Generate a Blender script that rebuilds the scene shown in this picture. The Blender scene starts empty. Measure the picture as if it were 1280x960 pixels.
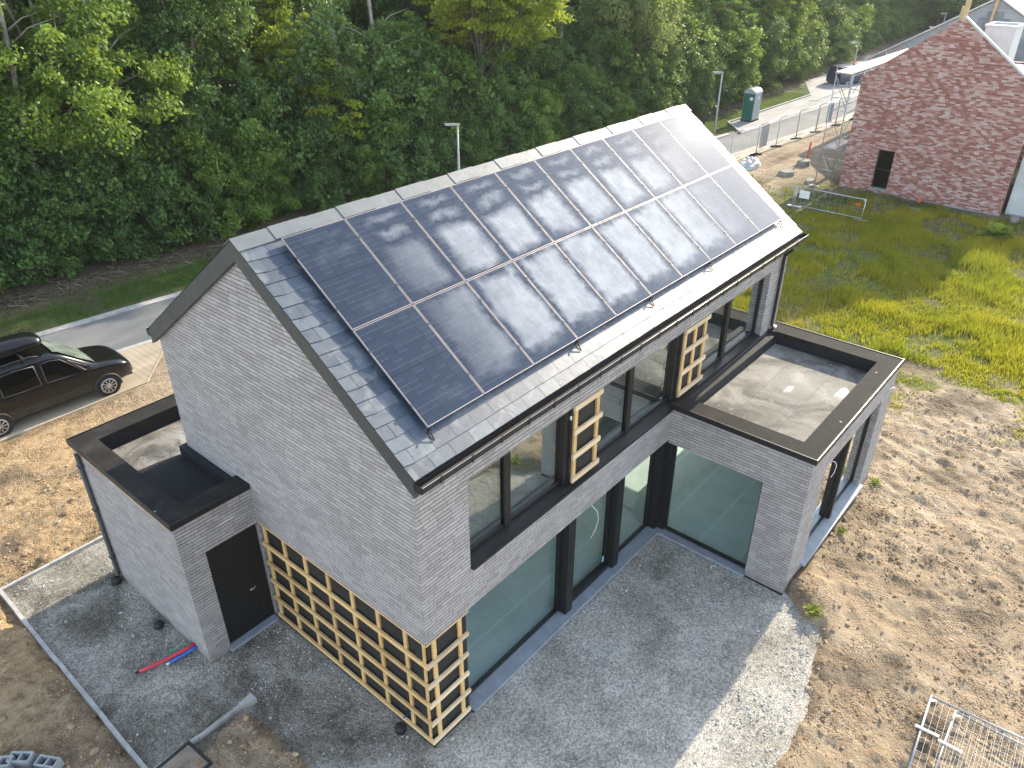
import bpy, math, random
import numpy as np
from mathutils import Vector, Matrix
R_ = math.radians
rng = np.random.default_rng(7)
random.seed(7)
scene = bpy.context.scene
col = scene.collection

# ------------------------------------------------------------------ helpers
def tag(o, label=None, cat=None, group=None, kind=None):
    if label: o['label'] = label
    if cat: o['category'] = cat
    if group: o['group'] = group
    if kind: o['kind'] = kind
    return o

def empty(name, loc, label=None, cat=None, group=None, rz=0.0):
    o = bpy.data.objects.new(name, None)
    col.objects.link(o)
    o.location = loc
    o.rotation_euler = (0, 0, rz)
    o.empty_display_size = 0.2
    return tag(o, label, cat, group)

def copy_tree(o, parent=None):
    c = o.copy()
    col.objects.link(c)
    c.parent = parent
    for ch in list(o.children):
        copy_tree(ch, c)
    return c

class MB:
    """collects shapes into one mesh"""
    def __init__(self): self.v = []; self.f = []; self.s = []
    def poly(self, pts, smooth=False):
        b = len(self.v); self.v += [tuple(p) for p in pts]
        self.f.append(tuple(range(b, b + len(pts)))); self.s.append(smooth)
        return self
    def raw(self, vs, fs, smooth=False):
        b = len(self.v); self.v += [tuple(p) for p in vs]
        for f in fs:
            self.f.append(tuple(i + b for i in f)); self.s.append(smooth)
        return self
    def box(self, x0, x1, y0, y1, z0, z1):
        return self.raw([(x0,y0,z0),(x1,y0,z0),(x1,y1,z0),(x0,y1,z0),(x0,y0,z1),(x1,y0,z1),(x1,y1,z1),(x0,y1,z1)],
                 [(0,3,2,1),(4,5,6,7),(0,1,5,4),(1,2,6,5),(2,3,7,6),(3,0,4,7)])
    def hexa(self, a, b):
        """a, b: two quads (4 pts each) joined"""
        return self.raw(list(a) + list(b), [(3,2,1,0),(4,5,6,7),(0,1,5,4),(1,2,6,5),(2,3,7,6),(3,0,4,7)])
    def prism(self, pts, d):
        """extrude polygon pts by vector d"""
        n = len(pts); q = [tuple(np.add(p, d)) for p in pts]
        return self.raw(list(pts) + q, [tuple(range(n-1,-1,-1)), tuple(range(n, 2*n))] + [(i,(i+1)%n,(i+1)%n+n,i+n) for i in range(n)])
    def tube(self, path, r, n=8, caps=True, smooth=True):
        path = [Vector(p) for p in path]; rings = []
        rr = r if isinstance(r, (list, tuple)) else [r]*len(path)
        b = len(self.v); prev = None
        for i, p in enumerate(path):
            t = (path[min(i+1, len(path)-1)] - path[max(i-1, 0)]).normalized()
            if prev is None:
                a = t.orthogonal().normalized()
            else:
                a = (prev - t*prev.dot(t)).normalized()
            prev = a; c = t.cross(a)
            for k in range(n):
                w = 2*math.pi*k/n
                self.v.append(tuple(p + (a*math.cos(w) + c*math.sin(w))*rr[i]))
        for i in range(len(path)-1):
            for k in range(n):
                self.f.append((b+i*n+k, b+i*n+(k+1)%n, b+(i+1)*n+(k+1)%n, b+(i+1)*n+k)); self.s.append(smooth)
        if caps:
            self.f.append(tuple(b+k for k in range(n-1,-1,-1))); self.s.append(False)
            e = b+(len(path)-1)*n
            self.f.append(tuple(e+k for k in range(n))); self.s.append(False)
        return self
    def bar(self, p, q, w, h=None, up=(0,0,1)):
        """square bar from p to q"""
        h = h or w
        p = Vector(p); q = Vector(q); t = (q-p).normalized(); u = Vector(up)
        if abs(t.dot(u)) > .98: u = Vector((1,0,0))
        a = t.cross(u).normalized()*w/2; c = a.cross(t).normalized()*h/2
        return self.hexa([p-a-c, p+a-c, p+a+c, p-a+c], [q-a-c, q+a-c, q+a+c, q-a+c])
    def lathe(self, prof, c=(0,0,0), n=16, smooth=True):
        b = len(self.v)
        for (r, z) in prof:
            for k in range(n):
                w = 2*math.pi*k/n
                self.v.append((c[0]+r*math.cos(w), c[1]+r*math.sin(w), c[2]+z))
        for i in range(len(prof)-1):
            for k in range(n):
                self.f.append((b+i*n+k, b+i*n+(k+1)%n, b+(i+1)*n+(k+1)%n, b+(i+1)*n+k)); self.s.append(smooth)
        return self
    def build(self, name, m, parent=None, off=None, bevel=0):
        o = (0,0,0)
        if off is not None: o = off
        elif parent is not None:
            p = parent; o = Vector((0,0,0))
            while p is not None:
                o = o + p.location; p = p.parent
        me = bpy.data.meshes.new(name)
        vs = np.array(self.v, float) - np.array(o, float)
        me.from_pydata(vs.tolist(), [], self.f)
        me.polygons.foreach_set('use_smooth', self.s)
        me.update()
        ob = bpy.data.objects.new(name, me); col.objects.link(ob)
        if m: me.materials.append(m)
        if parent is not None: ob.parent = parent
        if bevel:
            b = ob.modifiers.new('bevel', 'BEVEL'); b.width = bevel; b.segments = 2; b.limit_method = 'ANGLE'
        return ob

def np_mesh(name, v, f, m, parent=None, tint=None, smooth=False, corner_attr=None):
    """v (n,3), f (k,3|4) numpy -> object; tint: per-face float"""
    me = bpy.data.meshes.new(name)
    k = f.shape[1]
    me.vertices.add(len(v)); me.vertices.foreach_set('co', np.ascontiguousarray(v, np.float32).ravel())
    me.loops.add(f.size); me.loops.foreach_set('vertex_index', np.ascontiguousarray(f, np.int32).ravel())
    me.polygons.add(len(f)); me.polygons.foreach_set('loop_start', np.arange(0, f.size, k, dtype=np.int32))
    me.polygons.foreach_set('loop_total', np.full(len(f), k, np.int32))
    me.polygons.foreach_set('use_smooth', np.full(len(f), smooth))
    me.update(calc_edges=True); me.validate()
    if tint is not None:
        a = me.attributes.new('tint', 'FLOAT', 'FACE'); a.data.foreach_set('value', tint.astype(np.float32))
    if m: me.materials.append(m)
    ob = bpy.data.objects.new(name, me); col.objects.link(ob)
    if parent is not None: ob.parent = parent
    return ob

def wall_cells(mb, axis, c0, c1, u0, u1, z0, z1, holes):
    """wall slab between axis-planes c0 (outside) and c1, spanning u,z with rectangular holes (u0,u1,z0,z1)"""
    us = sorted({u0, u1, *[h[0] for h in holes], *[h[1] for h in holes]}); us = [u for u in us if u0 <= u <= u1]
    zs = sorted({z0, z1, *[h[2] for h in holes], *[h[3] for h in holes]}); zs = [z for z in zs if z0 <= z <= z1]
    def P(c, u, z): return (u, c, z) if axis == 'y' else (c, u, z)
    solid = lambda i, j: 0 <= i < len(us)-1 and 0 <= j < len(zs)-1 and not any(h[0] <= (us[i]+us[i+1])/2 <= h[1] and h[2] <= (zs[j]+zs[j+1])/2 <= h[3] for h in holes)
    for i in range(len(us)-1):
        for j in range(len(zs)-1):
            if not solid(i, j): continue
            a, b, c, d = us[i], us[i+1], zs[j], zs[j+1]
            for cc in (c0, c1): mb.poly([P(cc,a,c), P(cc,b,c), P(cc,b,d), P(cc,a,d)])
            if not solid(i-1, j): mb.poly([P(c0,a,c), P(c1,a,c), P(c1,a,d), P(c0,a,d)])
            if not solid(i+1, j): mb.poly([P(c0,b,c), P(c1,b,c), P(c1,b,d), P(c0,b,d)])
            if not solid(i, j-1): mb.poly([P(c0,a,c), P(c1,a,c), P(c1,b,c), P(c0,b,c)])
            if not solid(i, j+1): mb.poly([P(c0,a,d), P(c1,a,d), P(c1,b,d), P(c0,b,d)])
    return mb

# ------------------------------------------------------------------ numpy noise
def _hash(ix, iy, seed):
    h = (ix*374761393 + iy*668265263 + seed*1442695041) & 0xffffffff
    h = ((h ^ (h >> 13))*1274126177) & 0xffffffff
    return ((h ^ (h >> 16)) & 0xffff)/65535.0
def vnoise(x, y, seed=0):
    x = np.asarray(x, float); y = np.asarray(y, float)
    ix = np.floor(x).astype(np.int64); iy = np.floor(y).astype(np.int64)
    fx = x-ix; fy = y-iy; fx = fx*fx*(3-2*fx); fy = fy*fy*(3-2*fy)
    a = _hash(ix, iy, seed); b = _hash(ix+1, iy, seed); c = _hash(ix, iy+1, seed); d = _hash(ix+1, iy+1, seed)
    return (a*(1-fx)+b*fx)*(1-fy)+(c*(1-fx)+d*fx)*fy
def fbm(x, y, o=4, seed=0):
    s = 0; a = .5; t = 0
    for i in range(o):
        s = s + a*vnoise(x*2**i, y*2**i, seed+i*17); t += a; a *= .5
    return s/t
def sstep(a, b, x):
    t = np.clip((x-a)/(b-a), 0, 1); return t*t*(3-2*t)
def sdf(px, py, poly):
    """signed distance to polygon (negative inside)"""
    d = np.full(px.shape, 1e9); ins = np.zeros(px.shape, bool); n = len(poly)
    for i in range(n):
        ax, ay = poly[i]; bx, by = poly[(i+1) % n]
        ex, ey = bx-ax, by-ay; wx, wy = px-ax, py-ay
        t = np.clip((wx*ex+wy*ey)/(ex*ex+ey*ey), 0, 1)
        d = np.minimum(d, np.hypot(wx-ex*t, wy-ey*t))
        c = ((ay > py) != (by > py)) & (px < (bx-ax)*(py-ay)/(by-ay+1e-12)+ax)
        ins ^= c
    return np.where(ins, -d, d)

# ------------------------------------------------------------------ materials
class NT:
    def __init__(self, name):
        self.m = bpy.data.materials.new(name); self.m.use_nodes = True
        self.t = self.m.node_tree; self.t.nodes.clear()
        self.out = self.t.nodes.new('ShaderNodeOutputMaterial')
    def node(self, typ, props=None, **inp):
        n = self.t.nodes.new('ShaderNode'+typ)
        for k, v in (props or {}).items(): setattr(n, k, v)
        for k, v in inp.items():
            key = int(k[1:]) if k[0] == '_' and k[1:].isdigit() else k.replace('_', ' ')
            self.set(n.inputs[key], v)
        return n
    def set(self, sock, v):
        if hasattr(v, 'is_output') or isinstance(v, bpy.types.NodeSocket): self.t.links.new(v, sock)
        elif isinstance(v, bpy.types.Node): self.t.links.new(v.outputs[0], sock)
        elif isinstance(v, (tuple, list)) and len(v) == 3 and sock.type == 'RGBA': sock.default_value = (*v, 1)
        else: sock.default_value = v
    def math(self, op, a, b=0.0, c=None, clamp=False):
        n = self.t.nodes.new('ShaderNodeMath'); n.operation = op; n.use_clamp = clamp
        self.set(n.inputs[0], a); self.set(n.inputs[1], b)
        if c is not None: self.set(n.inputs[2], c)
        return n.outputs[0]
    def noise(self, vec, scale, detail=4, rough=.55, dist=0.0, out=0):
        n = self.node('TexNoise', None, Scale=scale, Detail=detail, Roughness=rough, Distortion=dist)
        if vec is not None: self.set(n.inputs['Vector'], vec)
        return n.outputs[out]
    def ramp(self, fac, stops, interp='LINEAR'):
        n = self.t.nodes.new('ShaderNodeValToRGB'); e = n.color_ramp; e.interpolation = interp
        self.set(n.inputs[0], fac)
        while len(e.elements) < len(stops): e.elements.new(.5)
        for el, (p, c) in zip(e.elements, stops):
            el.position = p; el.color = (c, c, c, 1) if isinstance(c, (int, float)) else (*c, 1)
        return n.outputs[0]
    def mix(self, f, a, b, blend='MIX'):
        n = self.t.nodes.new('ShaderNodeMix'); n.data_type = 'RGBA'; n.blend_type = blend
        self.set(n.inputs[0], f); self.set(n.inputs[6], a); self.set(n.inputs[7], b)
        return n.outputs[2]
    def pos(self): return self.node('NewGeometry').outputs['Position']
    def obj(self): return self.node('TexCoord').outputs['Object']
    def attr(self, n): return self.node('Attribute', {'attribute_name': n})
    def mapr(self, x, a, b, c, d):
        n = self.node('MapRange', None); 
        for i, v in enumerate((x, a, b, c, d)): self.set(n.inputs[i], v)
        return n.outputs[0]
    def bump(self, h, strength=.5, dist=.01, nrm=None):
        n = self.node('Bump', None, Height=h, Strength=strength, Distance=dist)
        if nrm is not None: self.set(n.inputs['Normal'], nrm)
        return n.outputs[0]
    def bsdf(self, color, rough=.7, metal=0.0, normal=None, **kw):
        n = self.node('BsdfPrincipled', None)
        self.set(n.inputs['Base Color'], color); self.set(n.inputs['Roughness'], rough); self.set(n.inputs['Metallic'], metal)
        if normal is not None: self.set(n.inputs['Normal'], normal)
        for k, v in kw.items(): self.set(n.inputs[k.replace('_', ' ')], v)
        return n.outputs[0]
    def done(self, sh):
        self.t.links.new(sh, self.out.inputs[0]); return self.m

def simple(name, c, rough=.6, metal=0.0, var=.25, scale=6, bump=0.0, bscale=40, **kw):
    """plain surface with dirt/wear variation"""
    t = NT(name); p = t.pos()
    n = t.noise(p, scale, 5, .6)
    f = t.mapr(n, .3, .7, 1-var, 1+var)
    cc = t.mix(1.0, c, t.node('CombineColor', None, _0=f, _1=f, _2=f).outputs[0], 'MULTIPLY')
    r = t.mapr(t.noise(p, scale*3, 3), .3, .7, max(rough-.08, .02), min(rough+.1, 1))
    nm = t.bump(t.noise(p, bscale, 4), bump, .01) if bump else None
    return t.done(t.bsdf(cc, r, metal, nm, **kw))

def brick_mat(name, stops, mortar, L, H, jt, jv, bump=.5, patch=.35, rough=.85, splash=0):
    t = NT(name)
    xyz = t.node('SeparateXYZ', None, _0=t.pos())
    nz = t.noise(t.pos(), 3.0, 2)
    wob = t.math('MULTIPLY', t.math('SUBTRACT', nz, .5), .012)
    u = t.math('ADD', t.math('ADD', xyz.outputs[0], xyz.outputs[1]), 0.0)
    v = t.math('ADD', xyz.outputs[2], wob)
    vv = t.math('DIVIDE', v, H); row = t.math('FLOOR', vv); fv = t.math('FRACT', vv)
    rn = t.node('TexWhiteNoise', {'noise_dimensions': '1D'}, W=row).outputs['Value']
    uu = t.math('ADD', t.math('DIVIDE', u, L), t.math('MULTIPLY', rn, 7.31))
    cl = t.math('FLOOR', uu); fu = t.math('FRACT', uu)
    wn = t.node('TexWhiteNoise', {'noise_dimensions': '2D'}, Vector=t.node('CombineXYZ', None, _0=cl, _1=row))
    # per-brick joint width jitter
    def edge(f, j): 
        return t.mapr(f, 0.0, j, 0.0, 1.0)
    jh = t.math('MULTIPLY', jt/H, t.mapr(t.noise(t.pos(), 9, 2), .3, .7, .7, 1.3))
    br = t.math('MULTIPLY', edge(fv, jh), edge(fu, jv/L))
    big = t.noise(t.pos(), .6, 4)
    val = t.math('ADD', t.math('MULTIPLY', wn.outputs['Value'], 1-patch), t.math('MULTIPLY', t.mapr(big, .3, .7, 0, 1), patch))
    c = t.ramp(val, stops)
    grain = t.noise(t.pos(), 55, 4, .7)
    g = t.mapr(grain, .25, .75, .82, 1.18)
    c = t.mix(1.0, c, t.node('CombineColor', None, _0=g, _1=g, _2=g).outputs[0], 'MULTIPLY')
    c = t.mix(t.mapr(br, .3, .75, 0, 1), mortar, c)
    st = t.mapr(t.noise(t.node('Mapping', None, _0=t.pos(), Scale=(2.2, 2.2, .35)).outputs[0], 1.0, 5, .65), .48, .72, 0, .10)
    c = t.mix(st, c, mortar)
    if splash:
        sp = t.math('MULTIPLY', t.mapr(t.math('ADD', xyz.outputs[2], t.math('MULTIPLY', nz, .3)), .12, .5, 1, 0), splash)
        c = t.mix(sp, c, (.20,.165,.12))
    h = t.math('ADD', t.math('MULTIPLY', br, 1.0), t.math('MULTIPLY', grain, .35))
    return t.done(t.bsdf(c, rough, 0, t.bump(h, bump, .012)))

M = {}
M['brick'] = brick_mat('grey_brick', [(0, (.285,.268,.27)), (.35, (.35,.331,.333)), (.7, (.385,.366,.368)), (1, (.435,.414,.414))], (.038,.036,.036), .27, .072, .018, .008, .8, .2, .85, .5)
M['red_brick'] = brick_mat('red_brick', [(0, (.20,.075,.06)), (.3, (.27,.10,.08)), (.52, (.36,.17,.14)), (.7, (.42,.27,.24)), (1, (.55,.43,.40))], (.33,.27,.25), .23, .078, .011, .010, .5, .2)
M['block_wall'] = brick_mat('grey_block', [(0, (.25,.26,.27)), (1, (.36,.37,.38))], (.42,.42,.41), .5, .25, .02, .02, .4, .3)
M['black_metal'] = simple('black_metal', (.010,.010,.011), .45, .0, .2, 5)
M['dark_trim'] = simple('dark_trim', (.055,.06,.06), .5, .0, .15, 2)
M['gutter'] = simple('gutter_black', (.02,.02,.022), .4, 0, .2, 4)
M['gutter_in'] = simple('gutter_dirt', (.06,.045,.035), .8, 0, .4, 12)
M['alu'] = simple('aluminium', (.72,.72,.70), .35, .9, .1, 8)
M['galv'] = simple('galvanised_steel', (.55,.57,.58), .42, .75, .2, 9)
M['lamp_paint'] = simple('lamp_grey_paint', (.36,.37,.38), .45, .3, .1, 4)
M['membrane'] = simple('black_membrane', (.018,.018,.019), .55, 0, .35, 7, .3, 14)
M['bitumen_black'] = simple('bitumen_black', (.010,.010,.012), .8, 0, .4, 8, .4, 90)
M['plaster'] = simple('plaster', (.78,.78,.75), .9, 0, .08, 3)
M['bluestone'] = simple('bluestone', (.27,.30,.34), .55, 0, .16, 5, .15, 60)
M['kerb'] = simple('concrete_kerb', (.40,.385,.36), .85, 0, .22, 5, .3, 70)
M['block'] = simple('concrete_block_grey', (.33,.345,.35), .9, 0, .2, 9, .4, 80)
M['white_plastic'] = simple('white_plastic', (.75,.76,.76), .5, 0, .08, 5)
M['red_plastic'] = simple('red_conduit', (.62,.035,.07), .42, 0, .12, 9)
M['blue_plastic'] = simple('blue_conduit', (.03,.12,.48), .42, 0, .12, 9)
M['green_wire'] = simple('green_wire', (.08,.32,.20), .5, 0, .15, 9)
M['orange_plastic'] = simple('orange_pipe', (.62,.11,.04), .5, 0, .15, 6)
M['rubber'] = simple('rubber', (.018,.018,.018), .8, 0, .2, 9)
M['planks'] = simple('scaffold_planks', (.62,.50,.44), .8, 0, .25, 3, .2, 25)
M['tarp'] = simple('white_tarp', (.52,.52,.53), .6, 0, .15, 4, .4, 7)
M['insul'] = simple('insulation_board', (.50,.52,.52), .75, 0, .14, 1.5)
M['stone'] = simple('pale_stone', (.25,.24,.21), .9, 0, .3, 5, .4, 30)

def wood_mat(name, c0, c1):
    t = NT(name)
    p = t.pos()
    n1 = t.noise(p, 2.2, 3); n2 = t.noise(p, 45, 3, .6)
    c = t.mix(t.mapr(n1, .3, .7, 0, 1), c0, c1)
    g = t.mapr(n2, .3, .7, .8, 1.15)
    g = t.math('MULTIPLY', g, t.mapr(t.node('ObjectInfo').outputs['Random'], 0, 1, .78, 1.1))
    kn = t.node('TexVoronoi', {'feature': 'F1'}, Vector=p, Scale=5.5).outputs['Distance']
    g = t.math('MULTIPLY', g, t.mapr(kn, .03, .075, .5, 1.0))
    c = t.mix(1.0, c, t.node('CombineColor', None, _0=g, _1=g, _2=g).outputs[0], 'MULTIPLY')
    return t.done(t.bsdf(c, .7, 0, t.bump(n2, .2, .004)))
M['batten'] = wood_mat('new_timber', (.62,.38,.15), (.72,.50,.24))
M['batten_face'] = wood_mat('pale_timber', (.70,.52,.32), (.80,.64,.42))
M['beam'] = wood_mat('roof_timber', (.48,.32,.16), (.60,.43,.24))

# slate
def slate_mat():
    t = NT('slate'); p = t.pos()
    tn = t.attr('tint').outputs['Fac']
    n = t.noise(p, 4, 5, .65, .6); n2 = t.noise(p, 22, 4)
    c = t.ramp(t.math('ADD', t.math('MULTIPLY', tn, .6), t.math('MULTIPLY', n, .4)), [(.1, (.026,.040,.066)), (.5, (.042,.062,.092)), (.85, (.078,.10,.125))])
    st = t.mapr(t.noise(p, 2.6, 5, .65, 1.2), .52, .66, 0, .5)
    c = t.mix(st, c, (.19,.205,.21))
    r = t.mapr(n, .3, .7, .38, .62)
    return t.done(t.bsdf(c, r, 0, t.bump(t.math('ADD', n2, n), .25, .006), Specular_IOR_Level=.75))
M['slate'] = slate_mat()
M['ridge'] = simple('ridge_slate', (.115,.13,.14), .55, 0, .15, 4, .2, 20)

# flat roof deck, stained
def deck_mat(name):
    t = NT(name); p = t.pos()
    n = t.noise(p, .9, 6, .6, .8); n2 = t.noise(p, 3.5, 5, .65, 1.5); n3 = t.noise(p, 60, 3)
    c = t.ramp(n, [(.36, (.085,.08,.072)), (.46, (.16,.15,.13)), (.55, (.25,.235,.205)), (.66, (.34,.325,.295))])
    c = t.mix(t.mapr(n2, .56, .60, 0, .6), c, (.28,.27,.25))
    c = t.mix(t.mapr(n2, .43, .38, 0, .6), c, (.06,.055,.048))
    xyz = t.node('SeparateXYZ', None, _0=p)
    f = t.math('FRACT', t.math('DIVIDE', xyz.outputs[1], .97))
    seam = t.math('LESS_THAN', f, .018)
    c = t.mix(t.math('MULTIPLY', seam, .6), c, (.07,.065,.06))
    # splashes of sealant
    v = t.node('TexVoronoi', {'feature': 'F1'}, Vector=t.node('Mapping', None, _0=p, Scale=(.45, 1.3, 1)).outputs[0], Scale=1.1).outputs['Distance']
    sp = t.math('MULTIPLY', t.mapr(t.math('ADD', v, t.math('MULTIPLY', t.noise(p, 5, 3), .12)), .25, .22, 0, 1), t.mapr(t.noise(p, .6, 2), .46, .52, 0, .9))
    c = t.mix(sp, c, (.6,.59,.55))
    return t.done(t.bsdf(c, t.mapr(n2, .3, .7, .6, .9), 0, t.bump(t.math('ADD', n3, n2), .3, .006), Specular_IOR_Level=.25))
M['deck'] = deck_mat('bitumen_deck')
def cap_mat():
    t = NT('bitumen_cap'); p = t.pos()
    n = t.noise(p, 2.2, 5, .6, .8); n3 = t.noise(p, 90, 3, .7)
    c = t.ramp(n, [(.3, (.020,.019,.017)), (.55, (.034,.031,.028)), (.75, (.06,.055,.048))])
    xyz = t.node('SeparateXYZ', None, _0=p)
    s = t.math('LESS_THAN', t.math('FRACT', t.math('ADD', t.math('DIVIDE', t.math('ADD', xyz.outputs[0], xyz.outputs[1]), 1.03), .13)), .016)
    c = t.mix(t.math('MULTIPLY', s, .8), c, (.018,.018,.018))
    v = t.node('TexVoronoi', {'feature': 'F1'}, Vector=p, Scale=2.4).outputs['Distance']
    c = t.mix(t.math('LESS_THAN', v, .06), c, (.35,.35,.33))
    return t.done(t.bsdf(c, t.mapr(n, .3, .7, .75, .92), 0, t.bump(n3, .5, .006), Specular_IOR_Level=.12))
M['cap'] = cap_mat()

# glazing: tinted see-through pane with strong mirror
def glass_mat(name, tint, boost=1.9, base=.05):
    t = NT(name)
    fa = t.node('LayerWeight', None, Blend=.5).outputs['Facing']
    f = t.math('ADD', t.math('MULTIPLY', t.math('POWER', fa, 3.0), boost), base, clamp=True)
    tr = t.node('BsdfTransparent', None, Color=tint).outputs[0]
    nm = t.bump(t.noise(t.pos(), .9, 1), .012, .05)
    gl = t.node('BsdfGlossy', None, Color=(.93,.96,.95), Roughness=.004, Normal=nm).outputs[0]
    mx = t.node('MixShader', None, _0=f, _1=tr, _2=gl)
    return t.done(mx.outputs[0])
M['glass_up'] = glass_mat('upper_glass', (.74,.82,.80), 2.0, .14)
M['glass_low'] = glass_mat('lower_glass', (.84,.925,.91), .6, .045)
M['car_glass'] = glass_mat('car_glass', (.16,.18,.18), .8, .03)

def floor_mat():
    t = NT('screed'); p = t.pos()
    n = t.noise(p, 1.5, 5)
    c = t.ramp(n, [(.3, (.60,.64,.63)), (.7, (.74,.78,.76))])
    xyz = t.node('SeparateXYZ', None, _0=p)
    f = t.math('FRACT', t.math('ADD', t.math('DIVIDE', xyz.outputs[1], .96), .985))
    c = t.mix(t.math('MULTIPLY', t.math('LESS_THAN', f, .06), .75), c, (.82,.85,.84))
    return t.done(t.bsdf(c, .55))
M['floor'] = floor_mat()

# solar cells with dew: local coords x 0..1.13 , y 0..1.74 (up the slope)
def cell_mat():
    t = NT('solar_cells'); o = t.obj(); p = t.pos()
    xyz = t.node('SeparateXYZ', None, _0=o); x, y = xyz.outputs[0], xyz.outputs[1]
    cx = t.math('FRACT', t.math('DIVIDE', t.math('SUBTRACT', x, .012), .184))
    cy = t.math('FRACT', t.math('DIVIDE', t.math('SUBTRACT', y, .012), .0945))
    gx = t.math('LESS_THAN', cx, .03); gy = t.math('LESS_THAN', cy, .03)
    mid = t.math('LESS_THAN', t.math('ABSOLUTE', t.math('SUBTRACT', y, .866)), .009)
    row = t.math('FLOOR', t.math('DIVIDE', t.math('SUBTRACT', y, .012), .0945))
    clx = t.math('FLOOR', t.math('DIVIDE', t.math('SUBTRACT', x, .012), .184))
    hi = t.node('TexWhiteNoise', {'noise_dimensions': '3D'}, Vector=t.node('CombineXYZ', None, _0=clx, _1=row, _2=t.node('ObjectInfo').outputs['Random'])).outputs['Value']
    c = t.mix(t.math('MULTIPLY', hi, .7), (.012,.016,.029), (.022,.027,.044))
    c = t.mix(t.math('MULTIPLY', gx, .95), c, (.002,.002,.003))
    dash = t.math('MULTIPLY', gy, t.math('GREATER_THAN', hi, .35))
    c = t.mix(t.math('MULTIPLY', dash, .9), c, (.22,.23,.25))
    c = t.mix(t.math('MULTIPLY', gy, .35), c, (.03,.033,.04))
    c = t.mix(mid, c, (.006,.006,.008))
    # dew film: strongest on the middle of the array, dry rim along the frames, thin at the ends
    wx = t.node('SeparateXYZ', None, _0=p)
    warp = t.noise(p, 1.7, 4, .6); warp2 = t.noise(p, 5.5, 4, .65)
    wv = t.math('MULTIPLY', t.math('SUBTRACT', warp, .5), .42)
    wv2 = t.math('MULTIPLY', t.math('SUBTRACT', warp2, .5), .22)
    yy = t.math('ADD', t.math('ADD', y, wv), wv2)
    xx = t.math('ADD', t.math('ADD', x, t.math('MULTIPLY', wv, .7)), wv2)
    up = t.math('GREATER_THAN', wx.outputs[2], 7.32)      # upper row of panels
    def win(v, a, b, s): return t.math('MULTIPLY', t.mapr(v, a, a+s, 0, 1), t.mapr(v, b, b-s, 0, 1))
    big_u = t.math('MULTIPLY', win(yy, .02, 1.08, .20), win(xx, .08, 1.06, .2))
    big_l = t.math('MULTIPLY', win(yy, .20, 1.74, .15), win(xx, .04, 1.10, .15))
    band = t.math('MULTIPLY', t.math('MAXIMUM', t.math('MULTIPLY', win(yy, 1.12, 1.36, .11), .9), t.math('MULTIPLY', win(yy, 1.46, 1.64, .08), .7)), win(xx, .2, .98, .2))
    low = t.math('MULTIPLY', win(yy, .10, .42, .14), win(xx, .25, 1.0, .25))
    colf = t.math('MULTIPLY', t.mapr(wx.outputs[0], 1.5, 3.6, .0, 1.0), t.mapr(wx.outputs[0], 11.0, 8.8, .0, 1.0))
    colb = t.math('MULTIPLY', t.mapr(wx.outputs[0], 1.2, 2.4, .12, .8), t.mapr(wx.outputs[0], 10.9, 9.2, .05, .8))
    bg = t.math('ADD', t.math('MULTIPLY', big_u, up), t.math('MULTIPLY', big_l, t.math('SUBTRACT', 1.0, up)))
    bb = t.math('MULTIPLY', t.math('ADD', t.math('MULTIPLY', band, up), t.math('MULTIPLY', low, .6)), colb)
    d = t.math('MAXIMUM', t.math('MULTIPLY', bg, colf), bb)
    d = t.math('MULTIPLY', d, t.mapr(t.noise(p, 3.0, 5, .7), .3, .62, .62, 1.0), clamp=True)
    streak = t.noise(t.node('Mapping', None, _0=o, Scale=(40, 2.0, 1)).outputs[0], 1.0, 3)
    d = t.math('MULTIPLY', d, t.mapr(streak, .3, .7, .8, 1.05), clamp=True)
    df = t.math('MULTIPLY', d, .50)
    nm = t.bump(t.noise(p, 160, 2), t.math('MULTIPLY', d, .05), .002)
    dry = t.bsdf(c, .06, 0, None, IOR=1.5, Specular_IOR_Level=.72, Specular_Tint=(.80,.91,1.0,1))
    film = t.bsdf((.60,.62,.65), .7, 0, None, Specular_IOR_Level=.1)
    mx = t.node('MixShader', None, _0=df, _1=dry, _2=film)
    return t.done(mx.outputs[0])
M['cells'] = cell_mat()
M['pv_frame'] = simple('panel_frame', (.33,.295,.30), .5, .35, .08, 4)
M['pv_black'] = simple('clamp_black', (.012,.012,.012), .5)

# leaves
def leaf_mat(name, stops, trans=.45, gloss=.35, scale=.35):
    t = NT(name)
    tn = t.attr('tint').outputs['Fac']
    n = t.noise(t.pos(), scale, 3)
    rnd = t.node('ObjectInfo').outputs['Random']
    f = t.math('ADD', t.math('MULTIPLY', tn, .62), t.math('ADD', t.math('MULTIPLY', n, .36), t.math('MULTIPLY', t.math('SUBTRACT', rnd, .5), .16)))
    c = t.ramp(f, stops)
    d = t.bsdf(c, .55, 0, None, Specular_IOR_Level=gloss)
    ct = t.mix(.55, c, (.30,.36,.03))
    tr = t.node('BsdfTranslucent', None, Color=ct).outputs[0]
    return t.done(t.node('MixShader', None, _0=trans, _1=d, _2=tr).outputs[0])
M['leaf_ash'] = leaf_mat('leaf_ash', [(.15, (.055,.105,.018)), (.5, (.14,.23,.038)), (.9, (.27,.38,.07))])
M['leaf_mid'] = leaf_mat('leaf_mid', [(.15, (.042,.095,.022)), (.5, (.12,.225,.044)), (.9, (.26,.39,.075))])
M['leaf_dark'] = leaf_mat('leaf_dark', [(.15, (.034,.076,.025)), (.5, (.088,.175,.048)), (.9, (.19,.31,.075))], .35)
M['leaf_pale'] = leaf_mat('leaf_pale', [(.15, (.09,.14,.05)), (.5, (.25,.32,.12)), (.9, (.46,.52,.26))], .5)
M['leaf_yellow'] = leaf_mat('leaf_yellow', [(.15, (.08,.14,.014)), (.5, (.25,.32,.03)), (.9, (.47,.50,.055))], .55)
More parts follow.
